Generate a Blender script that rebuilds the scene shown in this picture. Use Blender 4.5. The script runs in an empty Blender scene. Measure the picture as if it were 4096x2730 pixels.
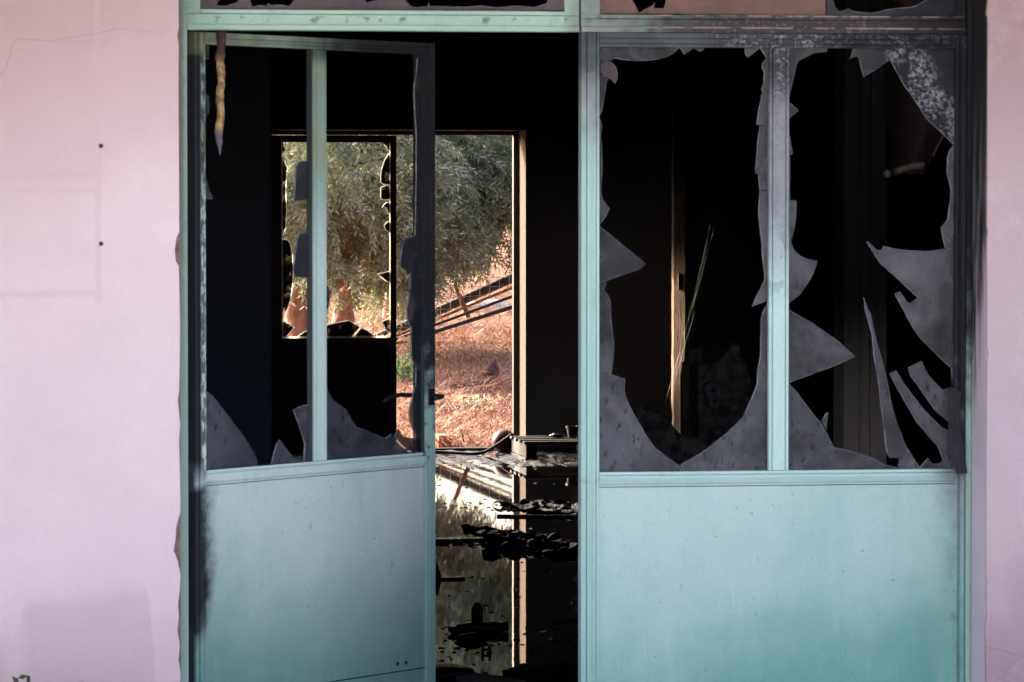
import bpy, bmesh, math, random
import numpy as np
from mathutils import Vector, noise as mnoise
random.seed(7); rng = np.random.default_rng(7)
sc = bpy.context.scene
COL = sc.collection

# ------------------------------------------------------------------ camera
PSI = math.radians(8.3)                 # the photographer stands left of the doorway, looking right
FPX = 16498.0                           # focal length in photo pixels (145 mm)
EYE = 1.69
PITCH = math.atan((1365 - 783) / FPX)
CAM = np.array([-1.498, -9.21, EYE])
FW = np.array([math.sin(PSI)*math.cos(PITCH), math.cos(PSI)*math.cos(PITCH), -math.sin(PITCH)])
RT = np.array([math.cos(PSI), -math.sin(PSI), 0.0]); UP = np.cross(RT, FW)
cd = bpy.data.cameras.new('camera'); cam = bpy.data.objects.new('camera', cd); COL.objects.link(cam)
cam.location = CAM; cam.rotation_euler = Vector(FW).to_track_quat('-Z', 'Y').to_euler()
cd.sensor_width = 36; cd.lens = FPX/4096*36; cd.clip_start = 0.1; cd.clip_end = 2000
cd.dof.use_dof = True; cd.dof.focus_distance = 26; cd.dof.aperture_fstop = 34
sc.camera = cam
# ------------------------------------------------------------------ light: low warm sun from behind the building, left
SUN_EL, SUN_AZ = math.radians(24), math.radians(-40)
w = bpy.data.worlds.new('World'); sc.world = w; w.use_nodes = True
wn = w.node_tree; bgn = wn.nodes['Background']
sky = wn.nodes.new('ShaderNodeTexSky'); sky.sky_type = 'NISHITA'; sky.sun_disc = False
sky.sun_elevation = SUN_EL; sky.sun_rotation = SUN_AZ; sky.air_density = 0.6; sky.dust_density = 8.0; sky.ozone_density = 0.0
wn.links.new(sky.outputs[0], bgn.inputs[0]); bgn.inputs[1].default_value = 0.15
sd = bpy.data.lights.new('sun', 'SUN'); so = bpy.data.objects.new('sun', sd); COL.objects.link(so)
sd.energy = 2.0; sd.angle = math.radians(0.5); sd.color = (1.0, 0.84, 0.66)
sdir = Vector((-math.sin(SUN_AZ)*math.cos(SUN_EL), -math.cos(SUN_AZ)*math.cos(SUN_EL), -math.sin(SUN_EL)))
so.rotation_euler = sdir.to_track_quat('-Z', 'Y').to_euler()
vs = sc.view_settings; vs.view_transform = 'Standard'; vs.look = 'None'; vs.gamma = 1; vs.use_curve_mapping = False
vs.exposure = 2.80
sc.cycles.use_denoising = True; sc.cycles.max_bounces = 7; sc.cycles.diffuse_bounces = 4; sc.cycles.denoising_prefilter = 'ACCURATE'; sc.cycles.caustics_reflective = False; sc.cycles.caustics_refractive = False

# ------------------------------------------------------------------ measuring: photo pixel -> point on a plane of the place
def ray(x, y): return FW + RT*((x-2048)/FPX) - UP*((y-1365)/FPX)
def PY(x, y, Y):
    d = ray(x, y); return CAM + d*((Y-CAM[1])/d[1])
def PZ(x, y, Z=0.0):
    d = ray(x, y); return CAM + d*((Z-CAM[2])/d[2])
def onleaf(x, y, o, th):
    u = np.array([math.cos(th), math.sin(th), 0]); n = np.array([math.sin(th), -math.cos(th), 0])
    d = ray(x, y); p = CAM + d*(((np.array(o)-CAM)@n)/(d@n)); q = p-np.array(o); return (q@u, q[2])
ZA=(2280,0,.4464); ZB=(3050,0,.4464); ZC=(2280,650,.4464); ZD=(3050,650,.4464); ZE=(2280,1250,.4464); ZF=(3050,1250,.4464)
L1=(700,0,.4675); L2=(700,700,.4675); L3=(700,1400,.4675); B5=(1050,480,.4675)
def zz(w_, *pts): return [(w_[0]+x*w_[2], w_[1]+y*w_[2]) for x, y in pts]

# ------------------------------------------------------------------ node graphs
class V:
    def __init__(s, g, k): s.g, s.k = g, k
    def __add__(s, o): return s.g.m('ADD', s, o)
    __radd__ = __add__
    def __sub__(s, o): return s.g.m('SUBTRACT', s, o)
    def __rsub__(s, o): return s.g.m('SUBTRACT', o, s)
    def __mul__(s, o): return s.g.m('MULTIPLY', s, o)
    __rmul__ = __mul__
    def __truediv__(s, o): return s.g.m('DIVIDE', s, o)
class G:
    def __init__(s, name):
        s.mat = bpy.data.materials.new(name); s.mat.use_nodes = True
        s.nt = s.mat.node_tree; s.n = s.nt.nodes; s.l = s.nt.links
        s.bsdf = s.n['Principled BSDF']; s.outn = s.n['Material Output']
        tc = s.n.new('ShaderNodeTexCoord'); s.co = V(s, tc.outputs['Object'])
        sx = s.n.new('ShaderNodeSeparateXYZ'); s.l.new(s.co.k, sx.inputs[0])
        s.x, s.y, s.z = (V(s, sx.outputs[i]) for i in range(3))
    def put(s, sock, v):
        if isinstance(v, V): s.l.new(v.k, sock)
        elif isinstance(v, (tuple, list)): sock.default_value = (*v, 1.0)[:4] if len(sock.default_value) == 4 else v
        else: sock.default_value = v
    def m(s, op, a, b=0.0, c=None):
        n = s.n.new('ShaderNodeMath'); n.operation = op; s.put(n.inputs[0], a); s.put(n.inputs[1], b)
        if c is not None: s.put(n.inputs[2], c)
        return V(s, n.outputs[0])
    def vec(s, x, y, z):
        n = s.n.new('ShaderNodeCombineXYZ'); s.put(n.inputs[0], x); s.put(n.inputs[1], y); s.put(n.inputs[2], z); return V(s, n.outputs[0])
    def noise(s, scale, detail=3, vec=None, rough=.55, dist=0.0):
        n = s.n.new('ShaderNodeTexNoise'); n.inputs['Scale'].default_value = scale; n.inputs['Detail'].default_value = detail
        n.inputs['Roughness'].default_value = rough; n.inputs['Distortion'].default_value = dist
        s.l.new((vec or s.co).k, n.inputs['Vector']); return V(s, n.outputs[0])
    def vor(s, scale, feature='F1', vec=None):
        n = s.n.new('ShaderNodeTexVoronoi'); n.feature = feature; n.inputs['Scale'].default_value = scale
        s.l.new((vec or s.co).k, n.inputs['Vector']); return V(s, n.outputs['Distance'])
    def ss(s, a, b, x):
        n = s.n.new('ShaderNodeMapRange'); n.interpolation_type = 'SMOOTHSTEP'; n.clamp = True
        s.put(n.inputs[0], x)
        if a < b: n.inputs[1].default_value, n.inputs[2].default_value = a, b; n.inputs[3].default_value, n.inputs[4].default_value = 0, 1
        else: n.inputs[1].default_value, n.inputs[2].default_value = b, a; n.inputs[3].default_value, n.inputs[4].default_value = 1, 0
        return V(s, n.outputs[0])
    def mix(s, f, a, b):
        n = s.n.new('ShaderNodeMix'); n.data_type = 'RGBA'; s.put(n.inputs[0], f); s.put(n.inputs[6], a); s.put(n.inputs[7], b)
        return V(s, n.outputs[2])
    def seg(s, px, pz, a, b):
        """distance to a segment in the x-z plane"""
        ax, az = a; bx, bz = b; dx, dz = bx-ax, bz-az; L = dx*dx+dz*dz
        t = s.m('MINIMUM', s.m('MAXIMUM', ((px-ax)*dx + (pz-az)*dz)*(1/L), 0.0), 1.0)
        ex = px-ax-t*dx; ez = pz-az-t*dz
        return s.m('SQRT', ex*ex+ez*ez)
    def island(s):
        return V(s, s.n.new('ShaderNodeNewGeometry').outputs['Random Per Island'])
    def done(s, col, rough=.6, spec=.5, bump=None, bs=.3, bd=.002, metal=0.0, alpha=None, coat=0.0):
        b = s.bsdf; s.put(b.inputs['Base Color'], col); s.put(b.inputs['Roughness'], rough); s.put(b.inputs['Metallic'], metal)
        s.put(b.inputs['Specular IOR Level'], spec); b.inputs['Coat Weight'].default_value = coat
        if alpha is not None: s.put(b.inputs['Alpha'], alpha)
        if bump is not None:
            n = s.n.new('ShaderNodeBump'); n.inputs['Strength'].default_value = bs; n.inputs['Distance'].default_value = bd
            s.put(n.inputs['Height'], bump); s.l.new(n.outputs[0], b.inputs['Normal'])
        return s.mat

def plain(name, c1, c2, scale=20, rough=.7, spec=.4, bs=.4, bd=.003, detail=4, metal=0.0):
    g = G(name); n = g.noise(scale, detail); n2 = g.noise(scale*6, 2)
    return g.done(g.mix(g.ss(.3, .7, n*.75+n2*.25), c1, c2), rough, spec, n+n2*.4, bs, bd, metal)

MT = {}
# pink plaster facade (object coords = world)
def mk_pink():
    g = G('pink_plaster'); x, z = g.x, g.z
    n = g.noise(1.6, 4); n2 = g.noise(14, 4); n3 = g.noise(120, 2)
    col = g.mix(g.ss(.35, .65, n), (.73, .588, .60), (.705, .55, .565))
    # eaves shade painted in: darker warm tone at top, cool chalky tone lower
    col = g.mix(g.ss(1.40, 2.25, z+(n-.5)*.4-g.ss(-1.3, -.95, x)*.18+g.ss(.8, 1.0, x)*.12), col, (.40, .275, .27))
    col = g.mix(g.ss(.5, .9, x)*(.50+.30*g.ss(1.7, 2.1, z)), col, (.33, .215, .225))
    # rising damp: uneven purple tide mark
    xs = g.m('ABSOLUTE', x+1.05)
    tide = .80 + (n-.5)*.22 + (n2-.5)*.05
    tide = tide - g.ss(-.99, -.93, x)*(1-g.ss(.5, .6, x))*.6 - g.ss(-1.245, -1.285, x)*.10 + g.ss(.9, 1.0, x)*.10
    damp = g.ss(.03, -.03, z-tide+(n2-.5)*.05)
    pale = g.ss(.03, .0, g.m('ABSOLUTE', x+1.275+(n2-.5)*.02))*.75     # a paler run between the patches
    col = g.mix(damp*(1-pale)*.38, col, (.45, .335, .385))
    low = g.ss(.95, .5, z+(n-.5)*.2)  # wall foot darkened: ground shade and vignette painted into the colour
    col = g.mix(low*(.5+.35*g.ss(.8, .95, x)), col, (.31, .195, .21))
    mott = g.noise(5, 6, rough=.7); col = g.mix(g.ss(.40, .68, mott)*.16, col, (.52, .39, .41)); col = g.mix(g.ss(.45, .30, mott)*.15, col, (.82, .71, .71))
    gf = g.noise(300, 2); col = g.mix(g.ss(.35, .7, gf)*.10, col, (.45, .34, .36))
    # ghost of a painted-over hatch
    def vline(x0, z0, z1, wd): return g.ss(wd, wd*.3, g.m('ABSOLUTE', x-x0))*g.ss(z0-.01, z0+.01, z)*g.ss(z1+.01, z1-.01, z)
    def hline(z0, x1, wd): return g.ss(wd, wd*.3, g.m('ABSOLUTE', z-z0))*g.ss(x1+.01, x1-.01, x)
    gh = g.m('MINIMUM', vline(-1.09, 1.455, 2.6, .010)+hline(1.735, -1.09, .012)+hline(1.70, -1.09, .006)+hline(1.475, -1.09, .012), 1.0)
    gh = g.m('MULTIPLY', gh, g.ss(.2, .8, x+.6) if False else .55)
    side = g.ss(.2, -.2, x)
    col = g.mix(gh*side*.55, col, (.55, .40, .41))
    # specks, hand marks
    sp = g.ss(.80, .86, g.noise(38, 1)); col = g.mix(sp*.5, col, (.45, .33, .37))
    smear = g.ss(.56, .72, g.noise(2.4, 3, g.vec(x*1.0, 3.3, z*.8)))*.35; col = g.mix(smear, col, (.61, .475, .56))
    # hairline cracks
    wx, wz = x+(g.noise(7, 3, g.vec(x, 1.7, z))-.5)*.05, z+(g.noise(7, 3, g.vec(x, 9.1, z))-.5)*.05
    cr = None
    for a, b, wd in [((.90,.665),(1.02,.632),.0016), ((.86,.53),(1.03,.66),.0012), ((-1.36,1.86),(-1.26,2.03),.0009), ((-1.26,2.03),(-.95,2.05),.0007)]:
        c = g.ss(wd*1.6, wd*.5, g.seg(wx, wz, a, b)); cr = c if cr is None else g.m('MAXIMUM', cr, c)
    col = g.mix(cr*.22, col, (.26, .19, .22))
    chalk = g.ss(.70, .78, g.noise(26, 2, g.vec(x, 4.0, z*.5)))*g.ss(-1.0, -.93, x)*g.ss(1.3, .9, z); col = g.mix(chalk*.5, col, (.75, .70, .74))
    return g.done(col, .8, .2, n2*.6+n3*.45+mott*.8-cr*.3, .6, .005)
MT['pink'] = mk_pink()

def mk_reveal():
    g = G('sooty_reveal'); x, y, z = g.x, g.y, g.z
    n = g.noise(3, 4); n2 = g.noise(22, 3); st = g.noise(9, 3, g.vec(x*4, y*4, z*.5))
    col = g.mix(n, (.46, .40, .49), (.60, .53, .62))
    s = g.ss(1.22, 1.6, z+(n-.5)*.3+(st-.5)*.5+(y+.07)*2.2)
    fil = g.ss(.62, .30, st)*g.ss(2.0, 1.5, z)
    col = g.mix(s*(1-fil*.35), col, (.012, .012, .015))
    return g.done(col, .8, .25, n2, .4, .003)
MT['reveal'] = mk_reveal()
MT['cement'] = plain('exposed_cement', (.16, .095, .08), (.30, .21, .19), 30, .9, .2, .8, .006)

# mint paint on steel, with the soot each piece carries (object coords: x along, z up)
def flakes(g, thr, scale=95):
    return g.ss(thr, thr+.07, g.noise(scale, 4, rough=.65))
def mk_right():
    g = G('mint_steel_sooted'); x, z = g.x, g.z
    n = g.noise(3.2, 4); n2 = g.noise(24, 4); st = g.noise(5, 4, g.vec(x*7, 0.0, z*.7)); sp = g.noise(60, 3)
    fine = g.noise(260, 2); blot = g.noise(9, 5, rough=.7)
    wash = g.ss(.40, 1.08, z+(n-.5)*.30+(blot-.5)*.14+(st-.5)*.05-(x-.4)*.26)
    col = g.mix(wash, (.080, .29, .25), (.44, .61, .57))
    col = g.mix(g.ss(.42, .66, n*.75+st*.25)*.24, col, (.50, .60, .59))
    col = g.mix(g.ss(.52, .40, n*.4+blot*.3+st*.3)*.20, col, (.27, .47, .43))
    nick = g.ss(.735, .76, g.noise(42, 2, g.vec(x, 5.0, z*.6)))*g.ss(1.08, 1.0, z); col = g.mix(nick*.6, col, (.13, .25, .24))
    pit = g.ss(.76, .78, g.noise(85, 1)); col = g.mix(pit*.6, col, (.10, .18, .17))
    scr = g.ss(.69, .71, g.noise(120, 1, g.vec(x*1.0+z*.12, 0.0, z*.03)))*g.ss(.55, .6, g.noise(6, 2, g.vec(x, 7.0, z))); col = g.mix(scr*.35, col, (.58, .68, .66))
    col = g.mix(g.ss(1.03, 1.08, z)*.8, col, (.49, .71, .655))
    edge = g.m('MAXIMUM', g.ss(.055, .0, x+(n2-.5)*.03), g.ss(.80, .88, x+(n2-.5)*.04))
    col = g.mix(edge*.6, col, (.27, .49, .43))
    col = g.mix(g.ss(.60, .74, st*.3+n2*.7)*.35, col, (.21, .38, .36))
    run = g.ss(.66, .74, g.noise(60, 2, g.vec(x, 0.0, z*.05)))*g.ss(.52, .62, g.noise(7, 2, g.vec(x, 2.0, z)))*g.ss(1.12, 1.0, z)
    col = g.mix(run*.45, col, (.17, .31, .29))
    seamd = g.m('MAXIMUM', g.ss(.010, .0, g.m('ABSOLUTE', z-1.043+(n2-.5)*.012)), g.ss(.006, .0, g.m('ABSOLUTE', x-.025+(n2-.5)*.006)))
    col = g.mix(seamd*.35, col, (.16, .32, .28))
    col = g.mix(g.ss(.35, .70, fine)*.13, col, (.16, .25, .25))
    t = x*(1/.89); t2 = t*t
    zb = 1.80 - t*.42 - t2*t2*.45
    film = g.ss(-.15, .20, z-zb+(n-.5)*.30+(n2-.5)*.22)
    fc = g.mix(g.ss(1.88, 2.01, z+(n2-.5)*.08+x*.03), (.25, .25, .275), (.040, .038, .044))
    fc = g.mix(g.ss(.40, .62, blot)*.45, fc, (.09, .09, .10))
    col = g.mix(film*.93, col, fc)
    heavy = g.ss(-.14, .16, (x-.72)*2.1+(z-1.62)*.5+(n2-.5)*.34+(blot-.5)*.3+g.ss(1.99, 2.02, z)*(x-.1)*.35)
    heavy = heavy*g.ss(.98, 1.10, z)
    col = g.mix(heavy*.96, col, (.016, .017, .021))
    reg = g.ss(.20, .10, g.m('ABSOLUTE', x-.44))*g.ss(1.70, 2.0, z)
    reg2 = g.ss(.24, .34, x)*g.ss(2.0, 2.03, z)*.8
    fl = g.ss(.47, .62, g.noise(110, 5, rough=.7))*g.ss(.36, .58, g.noise(20, 3))*g.m('MAXIMUM', reg, reg2*.5)
    dk = flakes(g, .56, 70)*reg
    col = g.mix(g.m('MAXIMUM', dk*.8, reg*g.ss(1.84, 1.98, z)*.75), col, (.035, .035, .042))
    col = g.mix(fl*.85, col, (.27, .275, .31))
    sm = g.ss(.50, .40, n2)*g.ss(.14, .02, g.m('ABSOLUTE', z-1.55))*g.ss(.40, .42, x)*g.ss(.49, .47, x)
    col = g.mix(sm*.6, col, (.16, .19, .20))
    sc_ = g.ss(.70, .74, sp)*g.ss(1.1, .7, z); col = g.mix(sc_*.45, col, (.10, .20, .21))
    rust = g.ss(.05, .0, g.m('ABSOLUTE', x-.872))*g.ss(.45, .62, n2)*g.ss(1.05, .7, z); col = g.mix(rust*.5, col, (.10, .20, .19))
    return g.done(col, .45+film*.25, .30-film*.24, n2*.5+sp*.35+fl+blot*.5+n*3, .35, .004)
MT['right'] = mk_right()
def mk_left():
    g = G('mint_steel_smoked'); x, z = g.x, g.z
    n = g.noise(3.0, 4); n2 = g.noise(20, 4); st = g.noise(5, 4, g.vec(x*7, 0.0, z*.7)); sp = g.noise(70, 3)
    fine = g.noise(260, 2); blot = g.noise(9, 5, rough=.7); y = g.y
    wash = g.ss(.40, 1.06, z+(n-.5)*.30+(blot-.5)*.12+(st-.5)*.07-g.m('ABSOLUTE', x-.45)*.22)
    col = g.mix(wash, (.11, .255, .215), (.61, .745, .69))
    col = g.mix(g.ss(.52, .40, n*.4+blot*.3+st*.3)*.22, col, (.33, .50, .44))
    nick = g.ss(.735, .76, g.noise(42, 2, g.vec(x, 5.0, z*.6)))*g.ss(1.08, 1.0, z); col = g.mix(nick*.6, col, (.15, .27, .25))
    pit = g.ss(.76, .78, g.noise(85, 1)); col = g.mix(pit*.6, col, (.10, .18, .17))
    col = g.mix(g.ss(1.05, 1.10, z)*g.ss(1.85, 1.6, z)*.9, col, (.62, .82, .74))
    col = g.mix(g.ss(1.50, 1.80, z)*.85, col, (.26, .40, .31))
    col = g.mix(g.ss(.09, .0, g.m('ABSOLUTE', z-1.80+(n2-.5)*.1))*.6, col, (.36, .38, .22))
    ed = g.ss(.842, .852, x); col = g.mix(ed*.6, col, (.25, .46, .41))
    dr = g.ss(.645, .72, n2)*g.ss(1.1, .9, z); col = g.mix(dr*.5, col, (.19, .40, .34))
    run = g.ss(.66, .74, g.noise(60, 2, g.vec(x, 0.0, z*.05)))*g.ss(.52, .62, g.noise(7, 2, g.vec(x, 2.0, z)))*g.ss(1.12, 1.0, z)
    col = g.mix(run*.4, col, (.19, .33, .30))
    col = g.mix(g.ss(.35, .70, fine)*.13, col, (.16, .25, .25))
    # soot: hinge edge, smoked top right, patchy closing stile
    h1 = g.ss(.085, .02, x+(n2-.5)*.07+(blot-.5)*.05+g.ss(.80, .62, z)*.075)
    h2 = h1*g.ss(1.06, 1.02, z)
    mot = g.noise(55, 4, g.vec(x, 0.0, z*.5), rough=.7)
    h3 = g.m('MAXIMUM', g.ss(.026, .016, x+(n2-.5)*.012), g.ss(.58, .46, mot)*g.ss(.05, .03, x)*.85)*g.ss(1.0, 1.1, z)
    top = g.ss(1.98, 2.02, z)*g.ss(.18, .62, x+(n2-.5)*.3)
    top2 = g.ss(1.99, 2.01, z)*(.35+.5*g.ss(.4, .6, n2))
    fr = g.ss(.838, .846, x)*g.ss(1.12, 1.32, z+(n2-.5)*.5)
    dab = g.ss(.838, .846, x)*g.ss(.56, .62, n2)*g.ss(1.0, 1.06, z)*.8
    soot = g.m('MINIMUM', g.m('MAXIMUM', g.m('MAXIMUM', h2, h3), g.m('MAXIMUM', g.m('MAXIMUM', top, top2*.4), g.m('MAXIMUM', fr, dab))), 1.0)
    soot = g.m('MAXIMUM', soot, g.ss(.0050, .0065, y)*.92)
    col = g.mix(soot, col, (.030, .032, .038))
    olive = g.ss(2.0, 2.01, z)*g.ss(.24, .03, x)*.55; col = g.mix(olive, col, (.22, .23, .12))
    sc_ = g.ss(.71, .75, sp)*g.ss(1.1, .7, z); col = g.mix(sc_*.4, col, (.10, .18, .18))
    return g.done(col, .45+soot*.25, .30-soot*.24, n2*.5+sp*.35+blot*.5+n*3, .35, .004)
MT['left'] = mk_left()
def mk_frame():
    g = G('mint_frame'); x, z = g.x, g.z          # world coords
    n = g.noise(4, 4); n2 = g.noise(26, 4); sp = g.noise(80, 3)
    col = g.mix(n, (.30, .49, .385), (.37, .555, .445))
    jl = g.ss(-.888, -.902, x+(n2-.5)*.012)*g.ss(1.0, 1.9, z+(n-.5)*.5)
    col = g.mix(jl*.9, col, (.12, .058, .045))
    col = g.mix(g.ss(-.885, -.90, x)*.35, col, (.22, .31, .24))
    dirt = g.ss(.56, .66, n2)*g.ss(.012, .002, g.m('ABSOLUTE', z-2.083)); col = g.mix(dirt*.8, col, (.07, .10, .09))
    sm = g.ss(-.84, -.90, x+(n2-.5)*.08)*g.ss(2.05, 2.10, z); col = g.mix(sm*.55, col, (.12, .20, .16))
    # soot over the right-hand light, thickening rightwards
    s = g.ss(-.02, .30, x+(n2-.5)*.40+(n-.5)*.25); s = s*g.ss(1.05, 1.55, z+(n2-.5)*.5)
    mid = g.ss(-.045, -.01, x)*g.ss(2.04, 2.06, z); col = g.mix(mid*.75, col, (.19, .215, .205))
    col = g.mix(s*.95, col, (.042, .036, .041))
    blk = g.ss(.60, .88, x+(n2-.5)*.2)*g.m('MAXIMUM', g.ss(1.75, 2.0, z+(n2-.5)*.2), g.ss(.88, .895, x)*g.ss(1.15, 1.55, z+(n2-.5)*.5)); col = g.mix(blk*.9, col, (.014, .015, .018))
    fl = flakes(g, .55)*g.ss(.2, .35, x)*g.ss(.9, .5, x)*g.ss(2.04, 2.06, z); col = g.mix(fl*.6, col, (.20, .18, .19))
    pk = g.ss(.02, .0, g.m('ABSOLUTE', z-2.108))*g.ss(.2, .3, x)*g.ss(.75, .5, x)*g.ss(.45, .55, n2); col = g.mix(pk*.5, col, (.40, .26, .22))
    fine = g.noise(260, 2); col = g.mix(g.ss(.35, .70, fine)*.13*(1-s), col, (.14, .22, .2))
    rim = g.m('MAXIMUM', g.ss(.0035, .001, g.m('ABSOLUTE', z-2.0985)), g.ss(.003, .001, g.m('ABSOLUTE', z-2.0705)))*g.ss(.05, .2, x)*g.ss(.92, .8, x)*g.ss(.38, .55, n2)  # lit edges of bead and lip painted in as pale lines
    col = g.mix(rim*.8, col, (.42, .32, .29))
    gr = g.ss(.5, .68, g.noise(11, 5, rough=.7))*(1-s); col = g.mix(gr*.3, col, (.18, .29, .24))
    return g.done(col, .5+s*.2, .30-s*.24, n2*.5+sp*.4+fl, .3, .003)
MT['frame'] = mk_frame()

def mk_glass(name, c1, c2, alpha=.95, speck=True, blotch=False, spec=.10, rough=.30):
    g = G(name); x, z = g.x, g.z
    n = g.noise(4, 4); n2 = g.noise(30, 4); st = g.noise(12, 3, g.vec(x*3, 0.0, z*.8))
    big = g.noise(3.4, 5, rough=.65, dist=.8); col = g.mix(g.ss(.33, .67, big*.8+n2*.2), c1, c2)
    wip = g.noise(16, 4, g.vec(x*.6+z*.8, 0.0, z*.5-x*.3)); col = g.mix(g.ss(.55, .75, wip)*.35, col, (.16, .16, .175))
    if speck:
        v = g.noise(75, 2, g.vec(x, 0.0, z*.45)); d = g.ss(.59, .65, v)*g.ss(1.42, 1.22, z)*.8; col = g.mix(d*.8, col, (.018, .018, .024))
        wv = g.ss(.75, .79, g.noise(90, 2)); col = g.mix(wv*.4, col, (.22, .22, .25))
    if blotch:
        dg = g.seg(x, z, (.755, 2.01), (.875, 1.82)); b = g.ss(.44, .60, g.noise(110, 5, rough=.7))*g.ss(.34, .52, g.noise(22, 3))*g.ss(.060, .018, dg)
        col = g.mix(g.ss(.60, .76, x+(2.0-z)*.3)*.92, col, (.014, .014, .018)); col = g.mix(b*.9, col, (.30, .31, .34))
    return g.done(col, rough, spec, n2, .12, .001, alpha=g.ss(.30, .62, n)*.26+alpha-.25)
MT['glass'] = mk_glass('sooty_glass', (.026, .027, .030), (.125, .127, .140))
MT['glass_blotch'] = mk_glass('sooty_glass_blistered', (.03, .029, .035), (.075, .07, .082), blotch=True)
MT['glass_l'] = mk_glass('sooty_glass_dark', (.035, .039, .047), (.105, .108, .12), rough=.4, spec=.08)
MT['glass_char'] = mk_glass('charred_glass', (.018, .020, .025), (.034, .036, .043), rough=.5, spec=.2)
MT['glass_tr'] = mk_glass('smoked_transom_glass', (.075, .06, .066), (.13, .105, .11), speck=False)
MT['glass_rust'] = mk_glass('scorched_transom_glass', (.22, .125, .095), (.12, .08, .075), speck=False)
def mk_backglass():
    g = G('backlit_glass'); n = g.noise(12, 4); col = g.mix(g.ss(.35, .6, n), (.012, .009, .009), (.05, .032, .022))
    return g.done(col, .25, .5, alpha=g.ss(.50, .62, n)*-.55+.97)
MT['glass_back'] = mk_backglass()
def mk_glassedge():
    g = G('broken_glass_edge'); g.bsdf.inputs['Base Color'].default_value = (.92, .86, .74, 1); g.bsdf.inputs['Roughness'].default_value = .25
    tr = g.n.new('ShaderNodeBsdfTranslucent'); tr.inputs[0].default_value = (.95, .88, .75, 1)
    mx = g.n.new('ShaderNodeMixShader'); mx.inputs[0].default_value = .6
    g.l.new(g.bsdf.outputs[0], mx.inputs[1]); g.l.new(tr.outputs[0], mx.inputs[2]); g.l.new(mx.outputs[0], g.outn.inputs[0]); return g.mat
MT['glass_edge'] = mk_glassedge()
MT['glass_rim'] = plain('glass_rim', (.06, .062, .07), (.26, .27, .29), 45, .25, .5, .2)
def mk_sootwall(nm='soot_black_wall', k=1.0):
    g = G(nm); n = g.noise(2, 5); n2 = g.noise(25, 3)
    col = g.mix(n, tuple(k*c for c in (.06, .07, .095)), tuple(k*c for c in (.10, .112, .145)))
    col = g.mix(g.ss(1.2, 2.3, g.z+(n-.5)*.6), col, (.012, .012, .014))
    return g.done(col, .9, .12, n2, .5, .006)
MT['soot'] = mk_sootwall(); MT['soot_grey'] = mk_sootwall('soot_grey_wall', 3.0)
MT['char'] = plain('charred', (.006, .006, .007), (.02, .019, .021), 30, .55, .4, .9, .008)
MT['charwet'] = plain('charred_wet', (.004, .004, .005), (.016, .015, .017), 40, .22, .5, .9, .008)
MT['heap'] = plain('charred_junk', (.05, .046, .046), (.55, .50, .47), 22, .6, .4, 1.0, .02)
MT['darksteel'] = plain('scorched_steel', (.010, .010, .012), (.025, .024, .027), 30, .5, .4)
def mk_water():
    g = G('flood_water'); n = g.noise(3.0, 3, g.vec(g.x, g.y*.5, 0.0)); n2 = g.noise(26, 3, g.vec(g.x, g.y*.6, 0.0)); n3=g.noise(1.2,2)
    dust = g.ss(.62, .75, g.noise(60, 3))*g.ss(.45, .6, g.noise(2.2, 3))
    g.bsdf.inputs['IOR'].default_value = 1.33
    return g.done(g.mix(dust*.5, (.006, .005, .006), (.10, .09, .09)), .015+dust*.2, .5, n*.55+n2*.10, .10, .004)
MT['water'] = mk_water()
MT['mud'] = plain('wet_ash_mud', (.010, .010, .012), (.04, .04, .046), 26, .16, .7, 1.0, .012)
def mk_grass():
    g = G('dry_hillside'); n = g.noise(.55, 5); n2 = g.noise(6, 5); n3 = g.noise(45, 4, g.vec(g.x, g.y*.5, g.z))
    col = g.mix(g.ss(.3, .7, n2), (.20, .085, .055), (.30, .155, .095)); col = g.mix(g.ss(.45, .65, n)*.5, col, (.17, .075, .055))
    col = g.mix(g.ss(.5, .7, n3)*.6, col, (.38, .24, .155)); col = g.mix(g.ss(.5, .35, n3)*.5, col, (.09, .045, .035))
    return g.done(col, .95, .1, n2+n3, .9, .04)
MT['hill'] = mk_grass()
def mk_leafm(name, a, b, under, trans=.40):
    g = G(name); r = g.island(); col = g.mix(r, a, b)
    bf = V(g, g.n.new('ShaderNodeNewGeometry').outputs['Backfacing']); col2 = g.mix(bf, col, under)
    g.done(col2, .45, .4)
    tr = g.n.new('ShaderNodeBsdfTranslucent'); g.put(tr.inputs[0], g.mix(.5, col, (.36, .40, .20)))
    mx = g.n.new('ShaderNodeMixShader'); mx.inputs[0].default_value = trans
    g.l.new(g.bsdf.outputs[0], mx.inputs[1]); g.l.new(tr.outputs[0], mx.inputs[2]); g.l.new(mx.outputs[0], g.outn.inputs[0]); return g.mat
MT['olive'] = mk_leafm('olive_leaf', (.10, .13, .07), (.27, .30, .18), (.52, .55, .45))
MT['weed'] = mk_leafm('weed_leaf', (.025, .05, .018), (.05, .085, .03), (.05, .08, .03))
MT['shrub'] = mk_leafm('shrub_leaf', (.05, .13, .03), (.11, .22, .05), (.10, .18, .06))
MT['straw'] = None
def mk_straw():
    g = G('dry_straw'); r = g.island(); col = g.mix(r, (.20, .08, .048), (.54, .32, .21))
    return g.done(col, .7, .25)
MT['straw'] = mk_straw()
def mk_bark(name='olive_bark'):
    g = G(name); n = g.noise(9, 5, g.vec(g.x, g.y, g.z*.35)); n2 = g.noise(50, 3, g.vec(g.x, g.y, g.z*.3))
    return g.done(g.mix(g.ss(.35, .65, n*.7+n2*.3), (.18, .085, .06), (.44, .25, .17)), .9, .2, n+n2*.5, .9, .02)
MT['bark'] = mk_bark()
MT['yard'] = plain('dusty_concrete_yard', (.44, .42, .38), (.54, .51, .46), 3, .9, .2, .5, .01)
MT['hose'] = plain('black_rubber', (.012, .012, .014), (.03, .03, .034), 30, .45, .4)
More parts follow.
